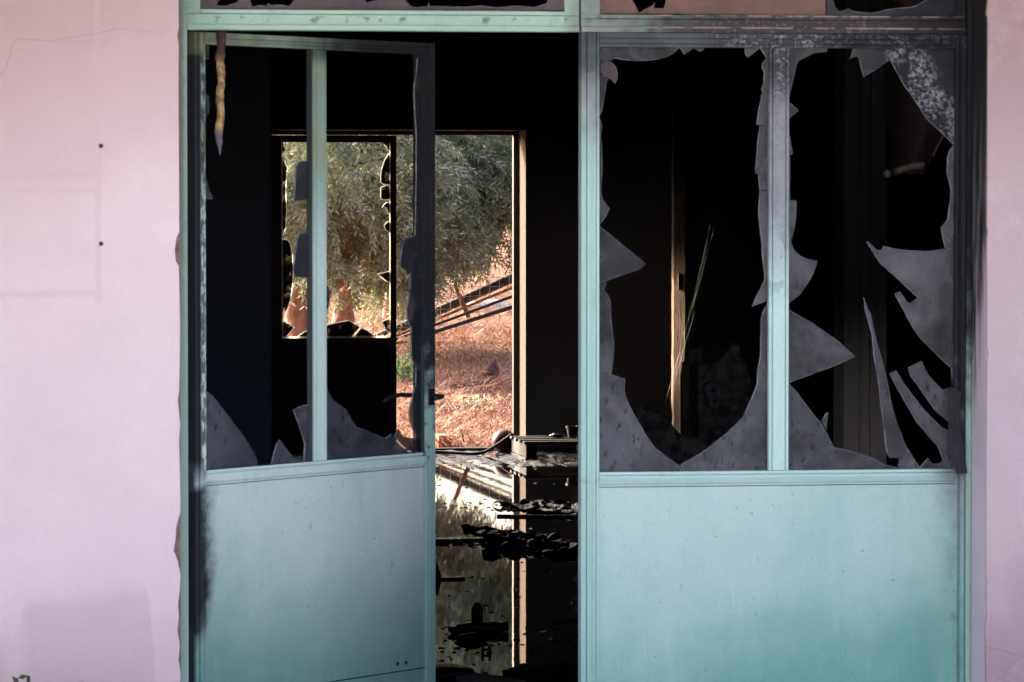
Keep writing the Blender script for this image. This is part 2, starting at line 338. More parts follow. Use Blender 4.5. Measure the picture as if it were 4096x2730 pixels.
MT['rust'] = plain('rusty_iron', (.14, .055, .03), (.26, .11, .06), 40, .8, .3)
MT['wire'] = plain('galvanised_wire', (.42, .36, .30), (.55, .47, .40), 60, .5, .5)
MT['dullwire'] = plain('dull_wire', (.16, .16, .17), (.30, .30, .31), 60, .45, .5)
MT['terracotta'] = plain('terracotta', (.36, .16, .095), (.48, .24, .15), 30, .85, .2)
MT['ball'] = plain('dark_red_rubber', (.05, .006, .010), (.085, .012, .018), 14, .55, .3, .15)
MT['bleached'] = plain('bleached_plaster_edge', (.09, .072, .058), (.15, .118, .095), 40, .95, .02, .5, .004)
MT['stone'] = plain('pale_stone', (.50, .42, .36), (.64, .56, .50), 12, .85, .2, .8, .01)
MT['dung'] = plain('dark_brown_earth', (.07, .035, .03), (.15, .08, .065), 30, .9, .1, 1, .01)
MT['blackplastic'] = plain('black_plastic_sheet', (.015, .015, .018), (.035, .035, .04), 20, .3, .5)
MT['paleboard'] = plain('grey_ash_board', (.18, .18, .20), (.46, .45, .48), 9, .6, .3, .4)
def mk_wood():
    g = G('scorched_timber'); n = g.noise(6, 4, g.vec(g.x*6, g.y*6, g.z*.6)); n2 = g.noise(30, 4, g.vec(g.x*4, g.y*4, g.z*.4)); b = g.noise(2, 2, g.vec(0.0, 0.0, g.z))
    col = g.mix(g.ss(.3, .7, n*.6+n2*.4), (.20, .135, .10), (.36, .26, .195))
    char = g.m('MAXIMUM', g.ss(1.12, 1.42, g.z+(n-.5)*.3), g.ss(.60, .66, n2)*.9); char = g.m('MAXIMUM', char, g.ss(.55, .3, g.z+(n-.5)*.4)*.8)  # besides scorch patches, shade above and below the sunlit stretch is painted dark
    return g.done(g.mix(char, col, (.010, .009, .010)), .9, .03, n2, .7, .006)
MT['timber'] = mk_wood()
def mk_pillar():
    g = G('peeling_pillar'); n = g.noise(5, 4, g.vec(g.x*5, g.y*5, g.z*.5)); n2 = g.noise(24, 4, g.vec(g.x*3, g.y*3, g.z*.5)); n3 = g.noise(40, 3, g.vec(g.x*2, g.y*2, g.z*.6))
    col = g.mix(n, (.26, .21, .19), (.55, .46, .41)); col = g.mix(g.ss(.68, .71, n3)*g.ss(1.3, 1.05, g.z), col, (.34, .30, .27))
    col = g.mix(g.ss(.95, 1.4, g.z+(n-.5)*.2), col, (.011, .011, .013)); return g.done(col, .75, .3, n2, .6, .004)
MT['pillar'] = mk_pillar()
def mk_foam():
    g = G('melted_sealant'); z = g.z; n = g.noise(40, 4); n2 = g.noise(120, 3)
    col = g.mix(g.ss(.35, .65, n*.6+n2*.4), (.13, .075, .035), (.50, .33, .13)); col = g.mix(g.ss(-.075, -.045, z+(n-.5)*.03), col, (.045, .018, .02))
    col = g.mix(g.ss(-.20, -.23, z+(n-.5)*.03), col, (.12, .10, .12)); return g.done(col, .7, .3, n+n2*.5, .8, .004)
MT['foam'] = mk_foam()

# ------------------------------------------------------------------ mesh helpers
def obj(name, verts, faces, mat, parent=None, smooth=False, mats=None, fm=None):
    me = bpy.data.meshes.new(name); me.from_pydata([tuple(map(float, v)) for v in verts], [], faces)
    for m_ in (mats or [mat]): me.materials.append(MT[m_] if isinstance(m_, str) else m_)
    if fm: me.polygons.foreach_set('material_index', fm)
    if smooth: me.polygons.foreach_set('use_smooth', [True]*len(me.polygons))
    me.update(); o = bpy.data.objects.new(name, me); COL.objects.link(o)
    if parent: o.parent = parent
    return o
def boxes(lst):
    vs_, fs = [], []
    for x0, x1, y0, y1, z0, z1 in lst:
        b = len(vs_); vs_ += [(x, y, z) for x in (x0, x1) for y in (y0, y1) for z in (z0, z1)]
        fs += [tuple(b+i for i in f) for f in ((0,1,3,2),(4,6,7,5),(0,4,5,1),(2,3,7,6),(0,2,6,4),(1,5,7,3))]
    return vs_, fs
def box(name, x0, x1, y0, y1, z0, z1, mat, parent=None, bevel=0.0):
    o = obj(name, *boxes([(x0, x1, y0, y1, z0, z1)]), mat, parent)
    if bevel:
        bm = bmesh.new(); bm.from_mesh(o.data); bmesh.ops.bevel(bm, geom=bm.edges[:], offset=bevel, segments=2, affect='EDGES', profile=.6); bm.to_mesh(o.data); bm.free()
    return o
def shard(name, poly, y0, y1, mat, parent, cham=.0017):
    n = len(poly)
    if sum(poly[i][0]*poly[(i+1)%n][1]-poly[(i+1)%n][0]*poly[i][1] for i in range(n)) < 0: poly = poly[::-1]
    # splinter the long edges a little
    P = []
    for i in range(n):
        a, b = Vector(poly[i]), Vector(poly[(i+1)%n]); P.append(a); L_ = (b-a).length
        if L_ > .03:
            k = min(6, int(L_/.018)); nn = Vector((-(b-a).y, (b-a).x)).normalized()
            for q in range(1, k):
                t = q/k; bow = .0016*mnoise.noise(Vector((a.x*40+q*1.7, a.y*40, 0))); P.append(a+(b-a)*t+nn*bow)
    n = len(P); ins = []
    for i in range(n):
        a, b, c = P[i-1], P[i], P[(i+1)%n]; n1 = Vector((-(b-a).y, (b-a).x)).normalized(); n2 = Vector((-(c-b).y, (c-b).x)).normalized()
        m_ = n1+n2; m_ = m_.normalized() if m_.length > .3 else n1; ins.append(b+m_*cham*(.5+.9*abs(mnoise.noise(Vector((b.x*60, b.y*60, 2))))))
    vs_ = [(p.x, y1, p.y) for p in P]+[(p.x, y0+.0012, p.y) for p in P]+[(p.x, y0, p.y) for p in ins]
    fs = [tuple(range(n-1, -1, -1)), tuple(range(2*n, 3*n))]+[(i, (i+1)%n, n+(i+1)%n, n+i) for i in range(n)]+[(n+i, n+(i+1)%n, 2*n+(i+1)%n, 2*n+i) for i in range(n)]
    return obj(name, vs_, fs, None, parent, mats=[mat, 'glass_rim'], fm=[0, 0]+[1]*(2*n))
def prism(name, poly, y0, y1, mat, parent=None, edge=None):
    """flat outline in x-z with thickness along y"""
    a = sum(poly[i][0]*poly[(i+1)%len(poly)][1]-poly[(i+1)%len(poly)][0]*poly[i][1] for i in range(len(poly)))
    if a < 0: poly = poly[::-1]
    n = len(poly); vs_ = [(x, y0, z) for x, z in poly]+[(x, y1, z) for x, z in poly]
    fs = [tuple(range(n)), tuple(range(2*n-1, n-1, -1))]+[(i, n+i, n+(i+1)%n, (i+1)%n) for i in range(n)]
    return obj(name, vs_, fs, mat, parent, mats=[mat, edge] if edge else None, fm=[0, 0]+[1]*n if edge else None)
def tube_data(path, radii, seg=10, cap=True, wob=0.0, seed=0):
    P = [Vector(p) for p in path]; vs_, fs = [], []; ref = None
    for i, p in enumerate(P):
        t = (P[min(i+1, len(P)-1)]-P[max(i-1, 0)]).normalized()
        if ref is None: ref = Vector((0, 0, 1)) if abs(t.z) < .9 else Vector((1, 0, 0))
        a = (ref-t*ref.dot(t)).normalized(); b = t.cross(a); ref = a
        r = radii[i] if hasattr(radii, '__len__') else radii
        for k in range(seg):
            an = 2*math.pi*k/seg; d = a*math.cos(an)+b*math.sin(an)
            rr = r*(1+(wob*mnoise.noise((p+d*r*1.5)*(1.2/max(r, .02))+Vector((seed, 0, 0))) if wob else 0))
            vs_.append(p+d*rr)
        if i: fs += [((i-1)*seg+k, (i-1)*seg+(k+1)%seg, i*seg+(k+1)%seg, i*seg+k) for k in range(seg)]
    if cap: fs += [tuple(range(seg-1, -1, -1)), tuple(range((len(P)-1)*seg, len(P)*seg))]
    return vs_, fs
def merge(parts):
    vs_, fs = [], []
    for v, f in parts:
        b = len(vs_); vs_ += list(v); fs += [tuple(b+i for i in q) for q in f]
    return vs_, fs
def tube(name, path, radii, mat, parent=None, seg=10, **k): return obj(name, *tube_data(path, radii, seg, **k), mat, parent, smooth=True)
def smoothpath(pts, n=6):
    P = [Vector(p) for p in pts]; out = []
    for i in range(len(P)-1):
        p0, p1, p2, p3 = P[max(i-1, 0)], P[i], P[i+1], P[min(i+2, len(P)-1)]
        for k in range(n):
            t = k/n; out.append(.5*((2*p1)+(p2-p0)*t+(2*p0-5*p1+4*p2-p3)*t*t+(3*p1-p0-3*p2+p3)*t**3))
    return out+[P[-1]]
def lathe(prof, seg=20):
    vs_ = [(r*math.cos(2*math.pi*k/seg), r*math.sin(2*math.pi*k/seg), z) for r, z in prof for k in range(seg)]
    fs = [((i)*seg+k, i*seg+(k+1)%seg, (i+1)*seg+(k+1)%seg, (i+1)*seg+k) for i in range(len(prof)-1) for k in range(seg)]
    return vs_, fs
def rock(r, seed, sq=(1, 1, .7), sub=3, amp=.35):
    bm = bmesh.new(); bmesh.ops.create_icosphere(bm, subdivisions=sub, radius=1)
    for v in bm.verts:
        k = 1+amp*mnoise.noise(v.co*1.3+Vector((seed*3.1, seed, 0)))+amp*.4*mnoise.noise(v.co*4+Vector((0, seed*2.3, 0)))
        v.co = Vector((v.co.x*sq[0], v.co.y*sq[1], v.co.z*sq[2]))*k*r
    z0 = min(v.co.z for v in bm.verts)
    vs_ = [(v.co.x, v.co.y, v.co.z-z0-.15*r) for v in bm.verts]; fs = [tuple(v.index for v in f.verts) for f in bm.faces]; bm.free(); return vs_, fs
def sheet(w_, d_, nx, ny, amp, seed, freq=4.0, curl=0.0, thick=.006):
    """crumpled sheet with thickness"""
    top = []
    for j in range(ny+1):
        for i in range(nx+1):
            x, y = (i/nx-.5)*w_, (j/ny-.5)*d_
            e = 1+.18*mnoise.noise(Vector((x*3+seed, y*3, 5)))
            p = Vector((x*freq+seed*5.7, y*freq, 0)); z = abs(mnoise.noise(p))*amp*2+mnoise.noise(p*2.7)*amp*.6+curl*((i/nx-.5)**2*2+(j/ny))*amp
            top.append((x*e, y*e, max(z, 0)+.004))
    n = len(top); vs_ = top+[(x, y, z-thick) for x, y, z in top]; fs = []; W = nx+1
    for j in range(ny):
        for i in range(nx):
            a = j*W+i; fs += [(a, a+1, a+W+1, a+W), (n+a, n+a+W, n+a+W+1, n+a+1)]
    bd = [i for i in range(nx+1)]+[j*W+nx for j in range(1, ny+1)]+[ny*W+i for i in range(nx-1, -1, -1)]+[j*W for j in range(ny-1, 0, -1)]
    fs += [(bd[k], n+bd[k], n+bd[(k+1)%len(bd)], bd[(k+1)%len(bd)]) for k in range(len(bd))]
    return vs_, fs
def tag(o, label=None, cat=None, group=None, kind=None):
    if label: o['label'] = label
    if cat: o['category'] = cat
    if group: o['group'] = group
    if kind: o['kind'] = kind
    return o
def thing(name, label, cat, loc=(0, 0, 0), rz=0.0, group=None):
    o = bpy.data.objects.new(name, None); o.empty_display_size = .1; COL.objects.link(o); o.location = loc; o.rotation_euler = (0, 0, rz)
    return tag(o, label, cat, group)

# ------------------------------------------------------------------ ground
YB, YF, YO = 17.62, 17.92, 18.02            # back wall inner face, back door plane, outer face
def hz(x, y):
    t = max(0.0, y-YO); crest = 48.0
    h = .055*t if t < crest else .055*crest-.03*(t-crest)
    k = min(1, t/1.5)
    return h + k*(.035*mnoise.noise(Vector((x*.8, y*.8, 0)))+.018*mnoise.noise(Vector((x*3, y*3, 3))))+.018*(x-2)*min(1, t/6) - (0 if t > 0 else .0)
def axis(lo, hi, c0, c1, fine, grow=1.25):
    a = list(np.arange(c0, c1+1e-6, fine)); s = fine
    while a[-1] < hi: s *= grow; a.append(a[-1]+s)
    s = fine
    while a[0] > lo: s *= grow; a.insert(0, a[0]-s)
    return a
xs = axis(-150, 150, -1.5, 5.5, .09); ys = axis(YO, 260, YO, 33, .11)
ys = [y for y in ys if y >= YO-1e-6]
vs_ = [(x, y, hz(x, y)-.02) for y in ys for x in xs]; W = len(xs)
fs = [(j*W+i, j*W+i+1, (j+1)*W+i+1, (j+1)*W+i) for j in range(len(ys)-1) for i in range(W-1)]
tag(obj('hillside', vs_, fs, 'hill', smooth=True), kind='structure')
tag(obj('ground', [(-150, -200, -.12), (150, -200, -.12), (150, YO+.02, -.12), (-150, YO+.02, -.12)], [(0, 1, 2, 3)], 'yard'), kind='structure')

# ------------------------------------------------------------------ building
YW = -0.13
XL, XR = float(PY(722, 1300, YW)[0]), float(PY(3948, 1300, YW)[0])
ZT = 2.52                                      # head of the front opening
BX0, BX1, BTOP = -6.5, 9.0, 3.15
bld = thing('pink_building', 'burnt-out building with pink plastered walls and a soot-black interior', 'building', (0, 0, -.12)); OFF = .12
def bpart(name, x0, x1, y0, y1, z0, z1, mat, label=None):
    o = box(name, x0, x1, y0, y1, z0, z1, mat); o.parent = bld; o.matrix_parent_inverse = bld.matrix_world.inverted() if False else o.matrix_parent_inverse
    o.location = (0, 0, OFF)
    if label: o['label'] = label
    return o
# wall cores (sooty inside), thin plaster skins outside
bpart('front_wall', BX0, XL, YW+.012, .12, -.12, BTOP, 'cement')
bpart('front_wall', XR+.012, BX1, YW+.012, .12, -.12, BTOP, 'cement')
bpart('lintel_wall', XL-.001, XR+.013, YW+.0125, .119, ZT, BTOP, 'cement')
bpart('interior_lining', BX0, XL-.002, .1205, .135, -.12, BTOP, 'soot')
bpart('interior_lining', XR+.014, BX1, .1205, .135, -.12, BTOP, 'soot')
bpart('interior_lining', XL-.002, XR+.014, .1205, .135, ZT+.01, BTOP, 'soot')
def skin(name, poly):
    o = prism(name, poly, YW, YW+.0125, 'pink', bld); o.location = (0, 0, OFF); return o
# left plaster edge, chipped where it meets the frame
edge = []
chips = [(0,714),(110,715),(140,709),(175,714),(420,714),(700,716),(930,717),(950,706),(1000,699),(1045,703),(1065,715),(1180,718),(1290,720),(1430,719),(1560,717),(1600,711),(1650,716),(1700,721),(1760,716),(1900,720),(2050,722),(2085,711),(2110,705),(2160,702),(2205,694),(2215,700),(2250,712),(2300,722),(2360,719),(2420,712),(2470,716),(2520,709),(2580,719),(2640,714),(2690,722),(2730,721)]
for fy, fx in chips:
    p = PY(fx, fy, YW); edge.append((float(p[0]), float(p[2])))
skin('plaster_skin', [(BX0, -.12), (XL-.003, -.12), (XL-.006, .3)]+edge[::-1]+[(XL-.006, 2.3), (XL-.006, BTOP), (BX0, BTOP)])
redge = []
for fy, dx in [(0,0),(55,-.004),(70,0),(900,0),(930,.002),(960,0),(1395,.001),(1420,.004),(1450,.001),(1930,0),(2310,.001),(2330,.005),(2360,.001),(2460,.003),(2500,0),(2730,.002)]:
    redge.append((XR+dx, float(PY(3948, fy, YW)[2])))
skin('plaster_skin', [(BX1, -.12), (BX1, BTOP), (XR, BTOP), (XR, 2.3)]+redge+[(XR+.001, .3), (XR+.002, -.12)])
skin('plaster_skin', [(XL-.0055, ZT+.003), (XR-.0005, ZT+.003), (XR-.0005, BTOP), (XL-.0055, BTOP)])
o = bpart('reveal', XR, XR+.0119, YW+.0128, .10, -.12, ZT, 'reveal', 'soot-streaked plaster reveal beside the closed door')
bpart('shade_canopy', BX0-.3, BX1+.3, -1.15, YW-.002, 2.72, 2.86, 'pink')  # added overhang out of view, shades the top of the facade
bpart('roof', BX0-.3, BX1+.3, YW-.5, YO+.25, BTOP+.002, BTOP+.22, 'soot')
bpart('side_wall', BX0-.02, BX0+.2, .14, YO, -.12, BTOP-.002, 'soot')
bpart('side_wall', BX1-.2, BX1+.02, .14, YO, -.12, BTOP-.002, 'soot')
bpart('doorstep', XL-.05, XR+.05, -.45, .10, -.12, -.006, 'yard')
# back wall with its door opening
bx0 = float(PY(1088, 1300, YB)[0]); bx1 = float(PY(2103, 1300, YB)[0]); bzt = float(PY(1588, 521, YB)[2])
bxe = float(PY(2720, 1300, YB)[0])
bpart('back_wall', BX0+.2, bx0, YB, YO, -.12, BTOP-.003, 'soot_grey')
bpart('back_wall', bx1+.012, bxe, YB, YO, -.12, BTOP-.003, 'soot_grey')
bpart('back_wall', bxe, BX1-.2, YB+.001, YO, -.12, BTOP-.003, 'soot')
bpart('back_wall', bx0, bx1+.012, YB, YO, bzt, BTOP-.003, 'char')
bpart('partition', BX0+.2, float(PY(1086, 1300, 4.5)[0]), 4.5, 4.62, -.12, BTOP-.003, 'soot')
bpart('back_reveal', bx1, bx1+.0118, YB+.002, YO-.002, -.12, bzt-.002, 'bleached', 'sunlit plaster reveal of the back doorway')
tag(box('floor', BX0, BX1, .10, YO-.003, -.10, -.03, 'mud'), kind='structure')

# front frame: jambs and two transom lights above the doors
def wx(fx, fy, Y=0.0): p = PY(fx, fy, Y); return float(p[0]), float(p[2])
jx = wx(751, 1300)[0]; zrail0 = wx(1300, 123)[1]; zrail1 = wx(1300, 41)[1]; xj = wx(2321, 100)[0]
fr = lambda n, *a, **k: setattr(box(n, *a, 'frame', bld, .0015), 'location', (0, 0, OFF))
fr('jamb', XL-.003, jx, 0.0, .028, -.1, ZT)
fr('jamb', wx(3866, 1300)[0], XR-.001, 0.0, .05, -.1, ZT)
def transom(label, x0, x1, z0, z1, zg, st_l, st_r, rail_y, shards, mat):
    e = bpy.data.objects.new('transom_window', None); COL.objects.link(e); e.parent = bld; e.location = (0, 0, OFF); e['label'] = label; e.empty_display_size = .05
    def f(n, a, b, c, d, y0, y1): box(n, a, b, y0, y1, c, d, 'frame', e, .0012)
    f('bottom_rail', x0, x1, z0, zg-.010, 0.002, .045); f('rail_lip', x0+.0005, x1-.0005, z0+.0005, z0+.012, -.004, .0018)
    f('glazing_bead', x0+st_l, x1-st_r, zg-.009, zg, -.002, .03)
    f('stile', x0, x0+st_l, zg-.0095, ZT, .002, .045); f('stile', x1-st_r, x1, zg-.0095, ZT, .002, .045); f('top_rail', x0+st_l, x1-st_r, ZT-.05, ZT, .002, .045)
    for i, (pts, m_) in enumerate(shards):
        shard('glass_shard', [wx(x, y, .012) for x, y in pts], .012, .0155, m_ or mat, e)
TL = [(zz(L1, (190,95),(190,-90),(330,-70),(380,0),(355,45),(430,50),(520,25),(545,0),(560,-60),(625,-60),(640,0),(660,60),(720,45),(785,50),(790,25),(830,45),(900,40),(975,55),(1020,0),(1035,-40),(1590,-50),(1630,0),(1640,25),(1730,0),(1760,-40),(1960,-40),(1990,0),(1970,10),(2010,40),(2040,65),(2100,60),(2160,55),(2170,15),(2180,55),(2353,56),(2480,62),(2620,45),(2760,66),(2900,50),(3080,62),(3180,30),(3215,-60),(3330,-60),(3330,95)), None)]
transom('left transom light, jagged smoked glass above the open leaf', jx-.0, xj-.002, zrail0, ZT, zrail1+.0, wx(801,20)[0]-jx, xj-wx(2262,20)[0], 0, TL, 'glass_tr')
xr1 = wx(3866, 100)[0]-.001
TR = [(zz(ZA, (240,125),(240,-80),(500,-80),(560,0),(620,115),(690,75),(690,125)), None),
      (zz(ZA, (690,75),(740,50),(760,20),(755,75),(840,75),(860,20),(870,-80),(2300,-80),(2300,150),(690,125)), None),
      (zz(ZB, (560,150),(560,-80),(615,-80),(630,0),(650,60),(690,105),(780,78),(800,100),(900,110),(1000,115),(1130,85),(1280,70),(1370,55),(1470,0),(1520,-80),(1770,-80),(1770,160)), 'glass_blotch')]
transom('right transom light with scorched rust-brown glass', xj+.002, xr1, wx(2600, 131)[1], ZT, wx(2600, 60)[1], wx(2397,20)[0]-xj, xr1-wx(3827,20)[0], 0, TR, 'glass_rust')

# ------------------------------------------------------------------ door leaves
def leaf(t, L, H, stiles, rails, mat, shards, panel_z, panel_u):
    """stiles: (u0,u1,outer) ; rails (z0,z1) ; local y 0 = outer face"""
    B = .0012
    for u0, u1, kind in stiles:
        if kind == 'l':   sp = [(u0, u0+.011), (u0+.0135, u1-.0085), (u1-.006, u1)]
        elif kind == 'r': sp = [(u0, u0+.006), (u0+.0085, u1-.0135), (u1-.011, u1)]
        else:             sp = [(u0, u0+.006), (u0+.0085, u1-.0085), (u1-.006, u1)]
        zlo = .02 if kind != 'm' else rails[-1][1]+.0008
        zhi = H if kind != 'm' else rails[0][0]-.0008
        s = obj('stile' if kind != 'm' else 'mullion', *boxes([(u0, u1, .0045, .04 if kind != 'm' else .022, zlo, zhi)]+[(a, b, 0 if i != 1 else -.001, .0043, zlo+.0004, zhi-.0004) for i, (a, b) in enumerate(sp)]), mat, t)
    ul, ur = stiles[0][1]+.0006, stiles[-1][0]-.0006
    for i, (z0, z1) in enumerate(rails):
        if i == 0: sp = [(z0, z0+.006), (z0+.0085, z1-.0135), (z1-.011, z1)]
        else: sp = [(z0, z0+.004), (z0+.0065, z1-.0085), (z1-.006, z1)]
        obj('rail', *boxes([(ul, ur, .0045, .04, z0, z1)]+[(ul+.0004, ur-.0004, 0 if k != 1 else -.001, .0043, a, b) for k, (a, b) in enumerate(sp)]), mat, t)
    box('lower_panel', panel_u[0], panel_u[1], .0025, .03, panel_z[0], panel_z[1], mat, t, .0012)
    box('kick_panel', panel_u[0], panel_u[1], .0025, .03, .03, panel_z[0]-.0025, mat, t, .0012)
    box('bottom_rail', ul, ur, .031, .0395, .02, .10, mat, t)
    for i, (pts, m_, yd) in enumerate(shards):
        shard('glass_shard', pts, .016+yd, .0195+yd, m_, t)

# --- right leaf, closed
R0 = PY(2325, 1300, 0.002); R0 = np.array([R0[0], .002, 0.0])
right = thing('steel_door', 'closed right leaf of mint-green steel door, four jagged sooty glass remnants above a plain panel', 'door', tuple(R0))
right['label'] = 'closed right-hand mint-green steel door leaf, sooty at top, jagged broken glass'
def ru(fx, fy): return onleaf(fx, fy, R0, 0.0)
def rp(*groups): return [ru(x, y) for g_ in groups for x, y in g_]
RS = []
def rs(mat, *groups, y=0.0): RS.append((rp(*groups), mat, y))
rs('glass', zz(ZA,(240,375),(990,390),(995,425),(950,470),(890,505),(820,528),(740,540),(620,545),(520,540),(410,522),(360,550),(240,560)))
rs('glass', zz(ZA,(240,562),(340,556),(362,720),(345,712),(325,850),(300,990),(270,1050),(292,1090),(296,1130),(285,1230),(298,1290),(300,1560)), zz(ZC,(300,100),(290,280),(315,350),(370,415),(325,500),(275,560),(240,560),(240,300)))
rs('glass_tr', zz(ZA,(300,560),(340,545),(385,560),(420,600),(437,670),(432,720),(410,752),(375,710),(345,690),(310,680),(280,640),(278,585)), y=-.006)
rs('glass', zz(ZA,(985,385),(1000,432),(1035,490),(1100,445),(1130,425),(1140,440),(1170,465),(1205,455),(1216,430),(1220,390)))
rs('glass', zz(ZA,(1582,400),(1578,470),(1605,520),(1700,440),(1712,432),(1712,400)))
rs('glass', zz(ZA,(1810,405),(1714,405),(1717,437),(1775,520),(1740,560),(1730,600),(1755,650),(1745,690),(1750,740),(1725,800),(1745,830),(1720,860),(1728,890),(1705,960),(1685,1120),(1812,1125)))
rs('glass', zz(ZA,(1812,1127),(1717,1130),(1695,1300),(1675,1555)), zz(ZC,(1675,98),(1702,100),(1715,250),(1812,255)), y=.004)
rs('glass', zz(ZC,(1812,257),(1715,254),(1700,420),(1715,600),(1730,720),(1735,840),(1757,1000),(1757,1050),(1720,1130),(1640,1297),(1775,1245),(1812,1240)))
rs('glass', zz(ZC,(1812,1275),(1770,1290),(1740,1340),(1720,1420)), zz(ZE,(1722,100),(1718,400),(1690,530),(1688,650),(1640,770),(1560,950),(1400,1100),(1180,1270),(1040,1345),(1000,1372),(1010,1465),(1812,1460)))
rs('glass', zz(ZE,(1005,1465),(992,1375),(870,1290),(770,1210),(690,1100),(610,960),(550,850),(515,770),(500,700),(508,600),(430,575),(383,560),(240,550),(240,1465)))
rs('glass', zz(ZE,(240,548),(384,558),(400,440),(408,290),(390,150),(378,0)), zz(ZC,(378,1250),(355,1190),(318,1150),(340,1080),(335,1072),(240,1076)))
rs('glass', zz(ZC,(240,545),(275,572),(480,740),(690,910),(640,960),(520,1000),(335,1062),(240,1070)), y=-.004)
# right-hand pane
rs('glass', zz(ZB,(215,420),(595,425),(595,460),(480,475),(400,515),(345,540),(320,580),(300,680),(270,790),(248,910),(340,990),(235,1075),(240,1120),(262,1230),(290,1380),(262,1390),(258,1560),(215,1560)))
rs('glass', zz(ZD,(215,0),(262,0),(262,340),(320,345),(315,500),(295,620),(268,710),(300,790),(350,840),(430,870),(512,885),(470,1000),(420,1090),(350,1190),(235,1275),(215,1270)))
rs('glass_blotch', zz(ZB,(832,420),(795,530),(830,510),(875,505),(900,620),(922,692),(1110,570),(1160,535),(1150,420)))
rs('glass_blotch', zz(ZB,(1152,420),(1162,537),(1220,650),(1280,760),(1380,900),(1480,1060),(1600,1170),(1690,1262),(1725,1300),(1765,1300),(1765,420)))
rs('glass', zz(ZB,(1725,1310),(1690,1350),(1672,1420),(1668,1560)), zz(ZD,(1668,60),(1680,150),(1705,250),(1700,330),(1685,420),(1675,510),(1615,585),(1650,770),(1690,775),(1765,770),(1765,-200)))
rs('glass', zz(ZD,(1765,772),(1650,773),(1480,797),(1330,790),(1200,775),(1100,750),(1085,785),(1040,787),(960,706),(948,718),(1075,915),(1120,950),(1405,1215),(1340,1267),(1310,1250),(1250,1160),(1200,1180),(1330,1430),(1420,1568)), zz(ZF,(1470,280),(1710,510),(1712,590),(1765,590)))
rs('glass', zz(ZD,(215,1305),(235,1310),(330,1370),(430,1420)), zz(ZF,(480,110),(700,265),(850,400),(720,460),(270,630),(215,650)))
rs('glass', zz(ZF,(215,655),(250,645),(300,690),(420,850),(540,1000),(600,1100),(630,1165),(320,1400),(318,1450),(215,1450)))
rs('glass', zz(ZF,(555,1000),(545,985),(590,905),(608,905),(598,1000),(595,1060)), y=.005)
rs('glass', zz(ZF,(322,1450),(324,1402),(634,1168),(655,1215),(760,1235),(880,1270),(1000,1310),(1110,1370),(1225,1390),(1230,1310),(1160,1310),(1100,1215)), y=.003) if False else rs('glass', zz(ZF,(322,1450),(324,1402),(634,1168),(655,1215),(760,1235),(880,1270),(990,1300),(1110,1368),(1240,1400),(1250,1450)))
rs('glass', zz(ZD,(918,1208),(930,1330),(975,1480),(995,1568)), zz(ZF,(1010,400),(1060,700),(1075,860),(1095,1000),(1110,1170),(1125,1260),(1150,1310),(1230,1305),(1240,1330),(1225,1395),(1400,1450),(1425,1395),(1400,1360),(1300,1200),(1220,1000),(1160,780),(1130,600),(1100,480),(1040,280),(978,0)), zz(ZD,(960,1320)), y=-.003)
rs('glass', zz(ZF,(1155,552),(1215,525),(1300,660),(1460,870),(1620,1032),(1690,1060),(1765,1100),(1765,1450),(1430,1450),(1425,1395),(1500,1310),(1540,1362),(1600,1365),(1635,1330),(1590,1210),(1400,990),(1300,820),(1220,680)), y=.002)
rs('glass', zz(ZF,(1318,497),(1440,438),(1500,560),(1630,700),(1690,680),(1765,690),(1765,1060),(1700,1000),(1650,960),(1560,880),(1460,740),(1340,570)), y=-.001)
LR_ = ru(3866, 1300)[0]
RH = ru(2800, 134)[1]
stR = [(0.0, ru(2397,1000)[0], 'l'), (ru(3077,1000)[0], ru(3155,1000)[0], 'm'), (ru(3822,1000)[0], LR_-.003, 'r')]
rlR = [(ru(2800,190)[1], RH), (ru(2800,1944)[1], ru(2800,1887)[1])]
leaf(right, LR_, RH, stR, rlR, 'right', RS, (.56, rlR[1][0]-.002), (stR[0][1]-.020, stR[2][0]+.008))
# torn glazing bead dangling at the lower right corner of the pane
prism('loose_bead', rp(zz(ZF,(1655,690),(1735,680),(1785,725),(1770,760),(1760,960),(1790,1200),(1832,1440),(1735,1445),(1690,1300),(1660,1100),(1665,820))), -.006, -.0025, 'glass_char', right)

# --- left leaf, ajar 45 degrees into the room
TH = math.radians(45.7)
H0 = PY(781, 1300, .03); H0 = np.array([H0[0], .03, 0.0])
left = thing('steel_door', 'mint-green steel door leaf standing ajar with shattered panes and a lever handle', 'door', tuple(H0), TH)
def lu(fx, fy): return onleaf(fx, fy, H0, TH)
LS = []
def ls(mat, *groups, y=0.0): LS.append(([lu(x, y_) for g_ in groups for x, y_ in g_], mat, y))
ls('glass_l', zz(L1,(245,350),(345,360),(340,510),(300,505),(280,540),(270,600),(262,650),(245,650)))
ls('glass_l', zz(L1,(245,790),(320,805),(345,830),(345,960),(300,1030),(270,1130),(245,1150)))
ls('glass_l', zz(L1,(245,1470),(310,1520),(330,1560)), zz(L2,(335,100),(375,207),(330,210),(245,195)))
ls('glass_l', zz(L3,(250,300),(275,320),(370,390),(520,580),(640,740),(720,870),(750,940),(755,1010),(250,1050)))
ls('glass_l', zz(L3,(865,1000),(920,800),(945,770),(990,830),(1060,920),(1110,945),(1115,985)))
ls('glass_l', zz(L3,(1060,515),(1150,475),(1215,465),(1215,1000),(1150,975),(1160,800),(1110,650)))
ls('glass_char', zz(L1,(1215,1375),(1110,1385),(1080,1430),(1075,1560)), zz(L2,(1065,220),(1215,220)))
ls('glass_char', zz(L2,(1215,500),(1110,510),(1080,640),(1060,800),(1065,870),(1150,882),(1215,880)))
ls('glass_l', zz(L1,(1275,440),(1345,450),(1310,500),(1320,700),(1335,880),(1325,1200),(1275,1200)))
